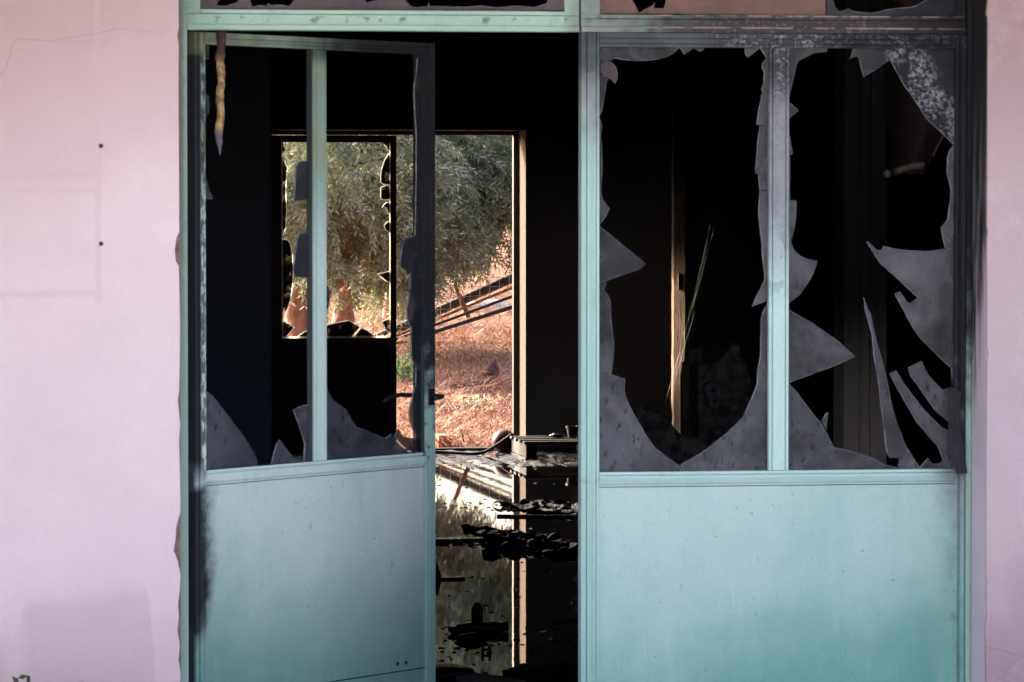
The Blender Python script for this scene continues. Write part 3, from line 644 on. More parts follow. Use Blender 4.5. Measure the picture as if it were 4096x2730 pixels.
ls('glass_char', zz(L2,(1275,400),(1350,460),(1340,780),(1320,900),(1365,960),(1375,1050),(1360,1150),(1310,1158),(1275,1150)))
ls('glass_l', zz(L3,(1275,200),(1330,290),(1400,430),(1510,510),(1600,660),(1680,690),(1780,730),(1850,760),(1900,720),(1920,760),(2010,850),(2050,880),(1275,965)))
ls('glass_char', zz(L3,(1960,680),(2000,740),(2090,760),(2180,750),(2180,880),(2040,858),(1922,745)))
ls('glass_char', zz(L1,(2190,480),(2120,500),(2110,640),(2090,750),(2100,1000),(2110,1140),(2110,1560)), zz(L2,(2100,520),(2010,545),(1985,650),(1970,770),(2020,820),(2030,865),(2060,840),(2060,950),(2030,1150),(2035,1250),(2065,1300),(2070,1560)), zz(L3,(2110,160),(2105,310),(2080,400),(2050,530),(2055,600),(2100,720),(2115,880),(2190,870)))
LLw = lu(1741, 1300)[0]; LH = 2.056
zr1, zr0 = lu(1250, 1848)[1], lu(1250, 1905)[1]
stL = [(0.0, lu(823,1000)[0], 'l'), (lu(1257,1000)[0], lu(1306,1000)[0], 'm'), (lu(1705,1000)[0], LLw, 'r')]
rlL = [(lu(1200, 195)[1], LH), (zr0, zr1)]
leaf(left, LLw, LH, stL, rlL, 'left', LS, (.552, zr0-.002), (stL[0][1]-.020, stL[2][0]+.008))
# lever handle through the closing stile
hu, hzv = lu(1722, 1585)
hd = bpy.data.objects.new('handle', None); COL.objects.link(hd); hd.parent = left; hd.location = (hu, 0, hzv); hd.empty_display_size = .03
hv = [tube_data(smoothpath([(0, .045, 0), (0, .075, 0), (-.012, .084, .001), (-.05, .087, -.005), (-.072, .087, -.013)], 5), .0055, 10),
      tube_data(smoothpath([(0, -.004, 0), (0, -.032, 0), (-.010, -.040, 0), (-.040, -.042, -.003)], 5), .006, 10), boxes([(-.010, .010, -.0045, -.0012, -.022, .018), (-.010, .010, .0402, .045, -.022, .018)])]
for i, d in enumerate(hv): obj(['inner_lever', 'outer_lever', 'escutcheon'][i], *d, 'darksteel', hd, smooth=i < 2)
for i in range(3): box('screw_hole', .74+i*.033, .748+i*.033, .0005, .0022, .566, .574, 'char', left) if i < 2 else None

# melted sealant hanging from the transom
fx0, fz0 = wx(880, 126, -.012)
fo = []; prof = []
for i in range(60):
    t = i/59; yv = 128+t*495
    cxv = 882+2*math.sin(t*5)-4*t+3*math.sin(t*21); p = wx(cxv, yv, -.012)
    r = (.0185*(1-.25*min(1, t*3)) if t < .8 else .0139*(1-(t-.8)/.2)**.7+.0012)*(1+.16*mnoise.noise(Vector((t*14, 1, 0))))*.62
    prof.append(((p[0]-fx0, 0, p[1]-fz0), r))
so_ = tube('melted_sealant', [p for p, r in prof], [r for p, r in prof], 'foam', seg=14, wob=.35)
so_.location = (fx0, -.014, fz0); tag(so_, 'charred yellow strip of melted sealant dangling over the open leaf', 'sealant')

# wall plugs on the left wall
for fy in (585, 976):
    p = PY(404, fy, YW); o = obj('wall_plug', *lathe([(0, .0), (.0030, .0), (.0036, .0012), (.0046, .002), (.005, 0)], 16), 'rust'); o.rotation_euler = (math.pi/2, 0, 0); o.location = (p[0], YW-.0003, p[2])
    o.data.materials[0] = MT['charplug'] if 'charplug' in MT else MT['dung']
    tag(o, ('upper' if fy < 700 else 'lower')+' of the two dark wall plugs in the left pink wall', 'wall plug', 'dark plugs in the left wall')

# ------------------------------------------------------------------ back door: glazed fixed leaf and open doorway
bd_ = thing('back_door', 'black scorched back door leaf with a broken backlit window', 'door', (float(wx(1105, 1300, YF)[0]), YF, 0.0))
bX = bd_.location.x
def bw(fx, fy): p = wx(fx, fy, YF); return (p[0]-bX, p[1])
ztop = bw(1588, 543)[1]
wl, wr = bw(1127, 900)[0], bw(1562, 900)[0]; wz1, wz0 = bw(1300, 570)[1], bw(1300, 1354)[1]; dl = bw(1588, 900)[0]; drr = bw(2054, 900)[0]
sx0 = -.10
for n_, a in dict(hinge_stile=(sx0, wl, 0, .05, 0, ztop), lock_stile=(wr, dl-.004, 0, .05, 0, ztop), top_rail=(wl+.001, wr-.001, 0, .05, wz1, ztop), middle_rail=(wl+.001, wr-.001, 0, .05, wz0-.06, wz0), lower_panel=(wl+.001, wr-.001, .012, .03, 0, wz0-.061)).items():
    box(n_, *a, 'darksteel', bd_, .002)
def bs(*groups):
    poly = [bw(x, y) for g_ in groups for x, y in g_]; n = len(poly)
    if sum(poly[i][0]*poly[(i+1)%n][1]-poly[(i+1)%n][0]*poly[i][1] for i in range(n)) < 0: poly = poly[::-1]
    ins = []
    for i in range(n):
        a, b, c = Vector(poly[i-1]), Vector(poly[i]), Vector(poly[(i+1)%n]); n1 = Vector((-(b-a).y, (b-a).x)); n2 = Vector((-(c-b).y, (c-b).x))
        m_ = (n1.normalized()+n2.normalized()); m_ = m_.normalized() if m_.length > .2 else n1.normalized(); q_ = b+m_*.0055; ins.append(q_)
    vs_ = [(x, .024, z) for x, z in poly]+[(q_.x, .016, q_.y) for q_ in ins]
    obj('glass_shard', vs_, [tuple(range(n-1, -1, -1)), tuple(range(n, 2*n))]+[(i, (i+1)%n, n+(i+1)%n, n+i) for i in range(n)], None, bd_, mats=['glass_back', 'glass_edge'], fm=[0, 0]+[1]*n)
bs(zz(B5,(150,180),(178,190),(190,235),(205,260),(175,290),(150,295)))
bs(zz(B5,(150,310),(178,315),(200,370),(222,410),(212,460),(205,600),(212,780),(205,920),(175,995),(150,995)))
bs(zz(B5,(150,1018),(215,1022),(245,1060),(262,1160),(270,1300),(262,1430),(245,1540),(225,1600)), zz(L2,(940,1230),(915,1255),(905,1250)))
bs(zz(L2,(905,1255),(940,1255),(1025,1305),(945,1405),(905,1405)))
bs(zz(L2,(1020,1405),(1110,1340),(1200,1325),(1310,1280),(1400,1260),(1490,1242),(1590,1305),(1530,1375),(1500,1405)))
bs(zz(L2,(1505,1405),(1535,1377),(1592,1308),(1650,1330),(1730,1395),(1730,1405)))
bs(zz(L2,(1770,1255),(1855,1220),(1855,1405),(1740,1405),(1840,1365),(1800,1320)))
bs(zz(B5,(985,180),(1030,205),(1060,235),(1085,270),(1100,270),(1100,180)))
bs(zz(B5,(1100,285),(1082,285),(1040,350),(1015,430),(1008,530),(1035,555),(1100,558)))
bs(zz(B5,(1100,562),(1060,560),(1012,575),(1012,680),(1045,688),(1100,685)))
bs(zz(B5,(1100,700),(1060,705),(1025,745),(1060,755),(1075,800),(1100,810)))
bs(zz(B5,(1100,860),(1070,870),(1040,900),(1050,940),(1085,970),(1100,972)))
bs(zz(B5,(1100,1290),(1060,1300),(985,1320),(1020,1355),(1060,1385),(1100,1400)))
for a_ in ((wl, wr, wz0, wz0+.013), (wl, wl+.007, wz0+.0135, wz1), (wr-.006, wr, wz0+.0135, wz1)): box('putty_bead', a_[0]+.0005, a_[1]-.0005, .004, .013, a_[2]+.0005, a_[3], 'glass_edge', bd_)
bf = thing('back_door_frame', 'dark scorched steel frame on the right of the open back doorway', 'door frame', (bX, YF, 0))
bf['label'] = 'dark scorched steel frame around the open back doorway'
box('jamb', drr, drr+.034, 0, .06, 0, ztop+.05, 'darksteel', bf, .002); box('jamb_stop', drr+.037, drr+.05, -.02, .05, 0, ztop+.05, 'darksteel', bf, .0015)
box('head', sx0, drr-.001, 0, .06, ztop+.004, ztop+.06, 'darksteel', bf, .002)
box('threshold', sx0, drr+.03, .01, .08, -.06, .012, 'darksteel', bf, .002)

# ------------------------------------------------------------------ flooded floor
def mudz(x, y):
    n = mnoise.noise(Vector((x*1.1, y*.45, 2)))+.5*mnoise.noise(Vector((x*4, y*2, 7)))+.35*mnoise.noise(Vector((x*13, y*7, 1)))
    base = -.017
    k = max(0, 1-abs(y-17.05)/1.15)           # silt banked up by the back door
    base += .022*min(1, k*2.5)
    for yc, wd, h_ in ((13.35, .28, .010), (10.45, .22, .014), (7.9, .12, .008)): base += h_*math.exp(-((y-yc-.25*mnoise.noise(Vector((x*1.5, yc, 0))))/wd)**2)
    if k > 0: base += min(1, k*3)*(.016*mnoise.noise(Vector((x*13, y*6, 3)))+.014*mnoise.noise(Vector((x*30, y*14, 5)))-.004)
    return base+n*.0075
gx = np.concatenate([np.arange(-.2, 1.2, .05), np.arange(1.2, 3.4, .018), np.arange(3.4, 5, .05)]); gy = np.concatenate([np.arange(3.6, 14, .07), np.arange(14, 15.9, .035), np.arange(15.9, YB+.38, .018)])
mv = [(x, y, mudz(x, y)) for y in gy for x in gx]; W = len(gx)
mf = [(j*W+i, j*W+i+1, (j+1)*W+i+1, (j+1)*W+i) for j in range(len(gy)-1) for i in range(W-1)]
tag(obj('ash_silt', mv, mf, 'mud', smooth=True), 'wet black ash and silt banked on the flooded floor', 'silt', kind='stuff')
tag(obj('water', [(BX0+.2, .14, 0), (BX1-.2, .14, 0), (BX1-.2, YB+.30, 0), (BX0+.2, YB+.30, 0)], [(0, 1, 2, 3)], 'water'), kind='structure')
# small burnt crumbs
parts = []
for i in range(420):
    if i < 330: fx, fy = random.uniform(1745, 2315), random.choice((random.uniform(1812, 1880), random.gauss(2025, 10), random.gauss(2175, 16), random.gauss(2560, 40), random.uniform(1880, 2720)))
    else: fx, fy = random.uniform(1200, 3800), random.uniform(1850, 2900)
    p = PZ(fx, fy)
    if p[1] > YB+.2: continue
    r = random.uniform(.002, .009); an = random.uniform(-.5, .5); tl = random.uniform(-.5, .5); h_ = random.uniform(.001, .004)
    pts = [(r*random.uniform(1.2, 2.6)*math.cos(q), r*random.uniform(.6, 1.2)*math.sin(q)) for q in (.3, 1.4, 2.6, 3.7, 5.2)]
    top_ = [(p[0]+x*math.cos(an)-y*math.sin(an), p[1]+x*math.sin(an)+y*math.cos(an), h_+(x*tl+y*.4)*.5) for x, y in pts]
    v = top_+[(x, y, -.004) for x, y, z in top_]; parts.append((v, [(0, 1, 2, 3, 4)]+[(k, 5+k, 5+(k+1)%5, (k+1)%5) for k in range(5)]))
tag(obj('burnt_crumbs', *merge(parts), 'mud'), 'scattered crumbs of burnt debris in the black water', 'debris', kind='stuff')
def place(o, fx, fy, rz=0, z=0.0): p = PZ(fx, fy); o.location = (p[0], p[1], z); o.rotation_euler = (0, 0, rz); return o
def debris(name, data, fx, fy, rz, mat, label, cat='debris', z=0.0, smooth=False):
    return tag(place(obj(name, *data, mat, smooth=smooth), fx, fy, rz, z), label, cat)
debris('charred_sheet', sheet(.26, .36, 26, 20, .032, 3, 8, .2), 1990, 2150, .2, 'charwet', 'crumpled charred sheet curling out of the black water, farther piece')
debris('charred_sheet', sheet(.36, .45, 30, 24, .040, 9, 7, .1), 2090, 2185, -.15, 'charwet', 'large crumpled charred sheet heaped in the middle of the water')
debris('charred_sheet', sheet(.26, .34, 24, 18, .030, 14, 9, .1), 2270, 2210, .3, 'charwet', 'small crumpled charred sheet beside the closed door edge')
debris('burnt_plank', boxes([(-.28, .28, -.05, .05, -.005, .018)]), 1800, 2168, .05, 'charwet', 'flat burnt plank lying across the water at the open leaf', 'plank')
debris('metal_sheet', sheet(.34, .9, 22, 26, .022, 21, 9, 0), 2235, 2040, .35, 'mud', 'flat wet metal sheet reaching in from the right', 'sheet')
debris('burnt_plank', boxes([(-.32, .32, -.012, .012, -.004, .012)]), 2230, 2070, -.28, 'charwet', 'thin burnt batten slanting from the wet metal sheet', 'plank')
hm = debris('charred_stick', tube_data(smoothpath([(-.10, 0, .012), (-.05, .005, .016), (.02, 0, .018), (.10, -.01, .022)], 5), .019, 12, wob=.3), 1930, 2530, .12, 'charwet', 'thick charred stick lying in the near water', 'stick', smooth=True)
debris('charred_bottle', (lambda d: ([(x*1, y, z) for x, y, z in d[0]], d[1]))(lathe([(0, -.01), (.022, -.01), (.024, .02), (.023, .045), (.014, .06), (.009, .066), (0, .068)], 18)), 1908, 2478, 0, 'charwet', 'stubby charred bottle standing behind the charred stick', 'bottle', smooth=True)
debris('charred_lump', rock(.042, 5, (1.5, .9, .4), 3), 1885, 2565, .1, 'charwet', 'flat black lump in front of the charred stick', 'lump', smooth=True)
debris('charred_lump', rock(.025, 6, (1.2, .9, .6), 3), 1822, 2535, .1, 'charwet', 'black lump at the left end of the charred stick', 'lump', smooth=True)
debris('pipe_fitting', merge([boxes([(-.016, -.010, -.012, .012, -.004, .030), (.010, .016, -.012, .012, -.004, .030)]), tube_data([(-.014, 0, .012), (.014, 0, .012)], .005, 8)]), 1945, 2612, .1, 'char', 'small H-shaped burnt fitting in the near water', 'fitting')
debris('burnt_plank', merge([boxes([(-.07, .07, -.02, .02, -.004, .010)]), ([(-.06, .02, 0), (-.03, .02, 0), (-.052, .02, .075), (-.06, 0, 0), (-.03, 0, 0), (-.052, 0, .075)], [(0, 1, 2), (5, 4, 3), (0, 3, 4, 1), (1, 4, 5, 2), (2, 5, 3, 0)])]), 1795, 2318, .15, 'charwet', 'splintered burnt board with an upright spike by the open leaf', 'plank')
debris('glass_sliver', ([(0, 0, 0), (.16, .03, .004), (.17, -.06, .003), (.05, -.03, .004), (0, 0, .004), (.16, .03, .020), (.17, -.06, .008), (.05, -.03, .008)], [(0, 3, 2, 1), (4, 5, 6, 7), (0, 1, 5, 4), (1, 2, 6, 5), (2, 3, 7, 6), (3, 0, 4, 7)]), 2222, 2485, 0, 'glass', 'pointed glass sliver lying in the water by the closed leaf', 'glass sliver')
debris('ash_board', sheet(.24, .40, 12, 10, .014, 31, 5, 0, .012), 1955, 2735, -.12, 'paleboard', 'pale ash-grey board at the bottom of the gap', 'board')
debris('rag_heap', sheet(.30, .5, 16, 14, .05, 41, 5, 0, .02), 2240, 2740, .1, 'char', 'dark rag heap at the bottom right of the gap', 'rags')
debris('rag_heap', rock(.06, 44, (1.6, 1.5, .35), 3), 1790, 2700, .1, 'charwet', 'black sodden heap at the bottom left of the gap', 'rags', smooth=True)

# ball, hose, pallet with pot near the back doorway
p = PZ(2016, 1812); r = .080
bm = bmesh.new(); bmesh.ops.create_uvsphere(bm, u_segments=32, v_segments=20, radius=r)
o = obj('ball', [v.co[:] for v in bm.verts], [tuple(v.index for v in f.verts) for f in bm.faces], 'ball', smooth=True); bm.free()
o.location = (p[0], p[1], r-.006); tag(o, 'dark red ball lying in the back doorway', 'ball')
a = [PZ(x, y) for x, y in ((1690, 1822), (1760, 1818), (1850, 1822), (1910, 1824))]
hp = [(q[0], q[1], .014) for q in a]; e_ = PY(1965, 1795, p[1]-.14); hp += [tuple(e_)]; e2 = PY(2052, 1736, p[1]-.12); hp += [tuple(e2)]
tag(tube('hose', smoothpath(hp, 6), .011, 'hose', seg=8), 'black hose trailing across the silt to the ball', 'hose')
pp = PZ(2085, 1842); pal = thing('pallet', 'low charred wooden pallet right of the back doorway', 'pallet', (pp[0]+.02, pp[1], -.004))
for i, yy in enumerate((0, .19, .38, .57)): box('deck_board', 0, .95, yy, yy+.085, .105, .122, 'char', pal, .002)
for i, xx in enumerate((.012, .44, .87)): box('bearer', xx, xx+.07, .004, .65, .02, .1035, 'char', pal, .002)
for i, xx in enumerate((.012, .44, .87)): box('foot', xx-.005, xx+.076, .002, .652, 0, .0185, 'charwet', pal)
pt = PY(2290, 1748, pp[1]+.40); o = obj('flower_pot', *lathe([(0, 0), (.026, 0), (.036, .060), (.041, .060), (.041, .074), (.036, .074), (.033, .060), (0, .05)], 20), 'darksteel', smooth=False)
o.location = (pt[0], pp[1]+.42, .119); tag(o, 'small blackened flower pot on the charred pallet', 'flower pot')
debris('charred_lump', rock(.03, 77, (1.6, 1, .5), 3), 2215, 1768, 0, 'charwet', 'burnt lump beside the flower pot on the pallet', 'lump', z=.12, smooth=True); o = bpy.context.scene.objects[-1]
lump = [q for q in COL.objects if q.get('label', '').startswith('burnt lump beside')][0]; lump.location = (pt[0]-.10, pp[1]+.42, .122)

# timber post catching the sun, wires, heap, pillar behind the closed leaf
YP = 16.35
px = PY(2695, 1200, YP)[0]; px2 = PY(2743, 1200, YP)[0]
po = thing('timber_post', 'scorched timber post with a sunlit edge behind the left pane of the closed door', 'post', (float(px), YP, 0))
sec = [(0, .075), (0, 0), (.030, -.043), (.056, -.081), (.085, -.05), (.05, .087)]; pv = []
for i in range(81):
    z = i/80*3.1
    for k_, (x, y) in enumerate(sec):
        bite = max(0, mnoise.noise(Vector((k_*.7, z*5, 2)))-.25)*.03 if z < 1.25 else 0
        pv.append((x+.003*mnoise.noise(Vector((x*20, z*9, y*9)))+bite*(1 if k_ < 2 else -.3), y+.003*mnoise.noise(Vector((z*7, x*9, 4))), z))
NS_ = len(sec); pf = [(i*NS_+k, i*NS_+(k+1)%NS_, (i+1)*NS_+(k+1)%NS_, (i+1)*NS_+k) for i in range(80) for k in range(NS_)]
obj('shaft', pv, pf, 'timber', po); box('mortise', .020, .034, -.052, -.028, 1.10, 1.20, 'char', po)
for i, (a, b) in enumerate([((2850,860),(2660,1610)), ((2862,850),(2675,1590)), ((2770,1250),(2690,1600))]):
    A, B_ = PY(*a, YP-.5), PY(*b, YP-.7); sl = [tuple(A+(B_-A)*t+np.array([.015*math.sin(t*3+i), 0, 0])) for t in np.linspace(0, 1, 12)]
    tag(tube('hanging_wire', sl, .0012, 'dullwire', seg=6), ['longest slack wire hanging beside the timber post', 'slack wire hanging just right of the longest one by the post', 'short wire drooping at the foot of the timber post'][i], 'wire')
hp_ = PZ(2850, 1960)
YH = 6.2
def hw(fx, fy, Y=YH): q = PY(fx, fy, Y); return (float(q[0]), float(q[2]))
def hpoly(name, pts, Y, th, mat, label, cat):
    q = [hw(x, y, Y) for x, y in pts]; x0 = sum(a for a, b in q)/len(q); o = prism(name, [(a-x0, b) for a, b in q], 0, th, mat); o.location = (x0, Y, 0); return tag(o, label, cat)
hpoly('burnt_board', zz(ZE,(1010,2400),(1000,560),(1060,340),(1190,320),(1180,900),(1150,2400)), YH+.3, .03, 'timber', 'upright scorched board in the junk behind the closed door', 'board')
hpoly('burnt_cabinet', zz(ZE,(1160,2400),(1150,480),(1330,440),(1420,330),(1560,420),(1620,600),(1660,2400)), YH+.1, .35, 'heap', 'blackened cabinet slumped behind the left pane of the closed door', 'cabinet')
for i, (cx_, cy_, rr) in enumerate([(1290, 700, 85), (1370, 720, 75), (1300, 800, 60), (1475, 830, 58)]):
    q = zz(ZE, (cx_, cy_))[0]; c = PY(*q, YH+.02); R_ = rr*.4464/FPX*(YH+9.2)
    v, f = lathe([(R_*.3, .0), (R_*.85, .0), (R_, .008), (R_, -.06), (0, -.06)], 22); o = obj('paint_tin', v, f, 'paleboard', smooth=False); o.rotation_euler = (math.pi/2, 0, .1*i); o.location = (c[0], YH+.03, c[2])
    tag(o, ['largest ash-grey tin stuck on the burnt cabinet', 'ash-grey tin overlapping the largest tin on its right', 'small ash-grey tin below the largest tin', 'lone ash-grey tin lowest on the right of the cabinet'][i], 'tin', 'ash-grey tins on the burnt cabinet')
lam = [PY(*q, YH) for q in zz(ZE, (1440, 330), (1515, 330), (1515, 220), (1720, 105))]
lp = thing('wall_tap', 'bent pipe with a small valve above the burnt cabinet', 'pipe', tuple(lam[0])); 
tube('pipe', [tuple(q-lam[0]) for q in lam[1:]], .010, 'darksteel', lp, 8); obj('valve', *tube_data([tuple(lam[0]-lam[0]), tuple(lam[1]-lam[0])], .022, 12), 'paleboard', lp, smooth=True)
for i, (fx, fy, rr, sd_, sq) in enumerate([(2690, 2610, .30, 3, (.9, .8, 1.3)), (2560, 2640, .22, 5, (1.0, .8, 1.35)), (2850, 2640, .24, 8, (1.0, .8, 1.15))]):
    p = PZ(fx, fy); o = obj('charred_heap', *rock(rr, sd_, sq, 5, .6), 'heap', smooth=False); o.location = (p[0], p[1], 0); tag(o, ['tallest charred heap behind the bottom of the closed door glass', 'low charred heap on the left behind the closed door glass', 'low charred heap on the right behind the closed door glass'][i], 'heap')
YC = 2.6
cx0, cx1 = hw(3376, 1400, YC)[0], hw(3546, 1400, YC)[0]
cp = thing('pillar', 'peeling scorched wooden pillar behind the right pane of the closed door', 'pillar', (cx0, YC, 0))
for i, (a, b, y_) in enumerate(((0, .37, 0), (.375, .62, .008), (.625, 1, -.004))): box('pillar_board', a*(cx1-cx0), b*(cx1-cx0), y_, .14, 0, 3.12, 'pillar', cp, .003)
# hanging bead chain of drips
dx = hw(3330, 1000, 4.4)
ch = thing('drip_chain', 'thin hanging wire with glinting drops left of the pillar', 'wire', (dx[0], 4.4, hw(3330, 640, 4.4)[1]))
z0_ = ch.location.z
tube('wire', [(0, 0, .9), (0, 0, hw(3330, 1160, 4.4)[1]-z0_)], .0009, 'darksteel', ch, 6)
for fy, dxx in ((753, 0), (802, -1), (860, -3), (892, -4), (985, 2), (1050, -6), (1098, -6), (1138, 0), (1158, 3)):
    zq = hw(3330, fy, 4.4)[1]-z0_; v, f = lathe([(0, .003), (.0018, .0012), (.002, 0), (.0014, -.0018), (0, -.0024)], 8); o = obj('drop', [(x+dxx*.0002, y, z+zq) for x, y, z in v], f, 'stone', ch, smooth=True)
# curled sheet hanging from the ceiling on the far right
YS = 2.2; q = [hw(x, y, YS) for x, y in zz(ZB,(1115,-300),(1112,560),(1170,560),(1290,780),(1400,960),(1470,1070),(1505,1190),(1470,1300),(1465,1420),(1440,1460),(1330,1530),(1200,1560),(1130,1540))]
q2 = [hw(x, y, YS) for x, y in zz(ZB, (1200,-900), (1180,-900))]
xc = q[0][0]
nv = []; NZ = 26; NXs = 10
zlo, zhi = q[-2][1], BTOP-.06
for j in range(NZ+1):
    z = zlo+(zhi-zlo)*j/NZ; t = j/NZ; wR = .02+.165*min(1, (1-t)*1.5)**1.2*(1 if t > .12 else .55+.45*t/.12)
    for i in range(NXs+1):
        s_ = i/NXs; nv.append((s_*wR, .05*math.sin(s_*3.0+t*2)+.01*mnoise.noise(Vector((s_*3, t*9, 0))), z))
nf = [(j*(NXs+1)+i, j*(NXs+1)+i+1, (j+1)*(NXs+1)+i+1, (j+1)*(NXs+1)+i) for j in range(NZ) for i in range(NXs)]
n0 = len(nv); nv2 = nv+[(x, y+.004, z) for x, y, z in nv]; nf2 = nf+[tuple(n0+k for k in f[::-1]) for f in nf]
MT['rimgrey'] = plain('ashy_rim', (.06, .05, .05), (.34, .29, .28), 30, .7, .3)
MT['scorched_red'] = plain('scorched_red_sheet', (.010, .006, .006), (.035, .016, .016), 12, .6, .3)
o = obj('hanging_sheet', nv2, nf2, 'scorched_red', smooth=True); o.location = (xc, YS, 0)
tube('curled_rim', smoothpath([(nv[i][0], nv[i][1]-.006, nv[i][2]+.03*math.sin(i/NXs*2.2)*(i/NXs)) for i in range(0, NXs+1, 2)], 4), .011, 'rimgrey', o, 8)
tube('edge_fold', smoothpath([(nv[j*(NXs+1)+NXs][0], nv[j*(NXs+1)+NXs][1]-.004, nv[j*(NXs+1)+NXs][2]) for j in range(1, NZ//2+6, 2)], 3), .0035, 'rimgrey', o, 6)
tag(o, 'curled scorched sheet hanging down behind the top right pane', 'sheet')

# ------------------------------------------------------------------ outside: olive trees, fence, pipes, litter on the dry slope
def olive_tree(label, base, trunk_pts, r0, centre, rad, n_tw, seed, limbs):
    rnd = random.Random(seed); t = thing('olive_tree', label, 'olive tree', (base[0], base[1], hz(base[0], base[1])-.05)); B = Vector(t.location)
    P = [Vector(p)-B for p in trunk_pts]; sp_ = smoothpath(P, 7); n = len(sp_)
    tube('trunk', sp_, [r0*(1.25 if i < 2 else 1)*(1-.45*i/n) for i in range(n)], 'bark', t, 16, wob=.28, seed=seed)
    parts = [tube_data(smoothpath([Vector(p)-B for p in l], 6), [.045*(1-.75*k/(6*(len(l)-1)+1)) for k in range(6*(len(l)-1)+1)], 8, wob=.2) for l in limbs]
    tips = []
    C_ = Vector(centre)-B; tops = sp_[-8:]
    for k in range(12):
        d = Vector((rnd.gauss(0, 1), rnd.gauss(0, 1), rnd.gauss(.1, .7))).normalized(); e = C_+Vector((d.x*rad[0], d.y*rad[1], d.z*rad[2]))*rnd.uniform(.45, .85)
        top = rnd.choice(tops); m_ = (top+e)/2+Vector((rnd.uniform(-.2, .2), rnd.uniform(-.2, .2), rnd.uniform(0, .25)))
        pth = smoothpath([top, m_, e], 5); parts.append(tube_data(pth, [.018*(1-.8*i/len(pth))+.003 for i in range(len(pth))], 6))
    obj('limb', *merge(parts), 'bark', t, smooth=True)
    V_, F_ = [], []; tw = []
    for k in range(n_tw):
        while True:
            d = Vector((rnd.uniform(-1, 1), rnd.uniform(-1, 1), rnd.uniform(-1, 1)))
            if d.length < 1 and d.length > .25 and mnoise.noise(Vector((d.x*2.2+seed, d.y*2.2, d.z*2.2)))+.30 > rnd.random()*.5: break
        s = C_+Vector((d.x*rad[0], d.y*rad[1], d.z*rad[2])); dr = Vector((d.x*.7+rnd.gauss(0, .5), d.y*.7+rnd.gauss(0, .5), rnd.gauss(-.35, .55))).normalized()
        L_ = rnd.uniform(.18, .38); q = s; nn = int(L_/.024)
        for i in range(nn):
            dr = (dr+Vector((0, 0, -.045))).normalized(); q = q+dr*.024
            a = dr.orthogonal().normalized(); b = dr.cross(a); an = (i*1.57)+rnd.uniform(-.4, .4)
            for sg in (1, -1):
                o_ = (a*math.cos(an)+b*math.sin(an))*sg; ld = (dr*.65+o_*.8+Vector((rnd.gauss(0, .15), rnd.gauss(0, .15), rnd.gauss(-.05, .15)))).normalized()
                ll = rnd.uniform(.050, .078); wv_ = ld.cross(dr+Vector((rnd.gauss(0, .4), rnd.gauss(0, .4), rnd.gauss(0, .4)))).normalized()*ll*.135
                k0 = len(V_); V_ += [q, q+ld*ll*.45+wv_, q+ld*ll, q+ld*ll*.45-wv_]; F_.append((k0, k0+1, k0+2, k0+3))
        tw.append((s, q))
    obj('crown', V_, F_, 'olive', t)
    tw_ = obj('twigs', *merge([tube_data([a_, b_], .0025, 3, cap=False) for a_, b_ in tw[::2]]), 'bark', t); tag(tw_, kind='stuff')
    return t
def at(fx, fy, Y): return tuple(float(v) for v in PY(fx, fy, Y))
YT = 24.6
olive_tree('thick leaning olive tree seen through the broken back window, left trunk', at(1195, 1400, YT+.4)[:2], [at(1215, 1480, YT+.4), at(1200, 1330, YT+.4), at(1190, 1190, YT+.4), at(1235, 1150, YT+.4), at(1330, 1130, YT+.5), at(1390, 1040, YT+.6)], .13, at(1240, 640, YT-.5), (1.15, 1.2, .95), 2200, 1, [[at(1230, 1180, YT+.4), at(1150, 1080, YT+.3), at(1100, 960, YT+.3)]])
olive_tree('upright olive tree with a sunlit trunk in the middle of the back window', at(1375, 1330, YT+1.2)[:2], [at(1365, 1420, YT+1.2), at(1375, 1270, YT+1.2), at(1400, 1150, YT+1.2), at(1390, 1040, YT+1.2), at(1410, 900, YT+1.2), at(1450, 760, YT+1.2)], .10, at(1500, 700, YT+.3), (1.0, 1.0, 1.0), 2700, 2, [[at(1400, 1150, YT+1.2), at(1450, 1230, YT+1.1), at(1480, 1120, YT+1.0), at(1500, 1000, YT+1.0)]])
YT2 = 25.6
olive_tree('big olive tree whose branches hang over the open back doorway', at(1610, 1100, YT2+2.2)[:2], [at(1570, 1330, YT2+2.6), at(1590, 1150, YT2+2.4), at(1640, 990, YT2+2.2), at(1760, 900, YT2+1.6), at(1880, 860, YT2+1)], .11, at(1900, 560, YT2), (1.35, 1.2, 1.0), 3900, 3, [[at(1640, 990, YT2+2), at(1740, 930, YT2+1), at(1850, 890, YT2+.5), at(1990, 880, YT2)], [at(1700, 870, YT2+1.5), at(1820, 820, YT2+.8), at(1960, 830, YT2)]])
olive_tree('broad dark olive tree farther up the slope behind the others', (6.8, 34.0), [(6.8, 34.0, .7), (6.6, 34, 1.7), (6.2, 34.1, 2.5), (5.6, 34, 3.4)], .16, (4.2, 34.0, 4.3), (3.2, 1.6, 2.1), 3600, 9, [])
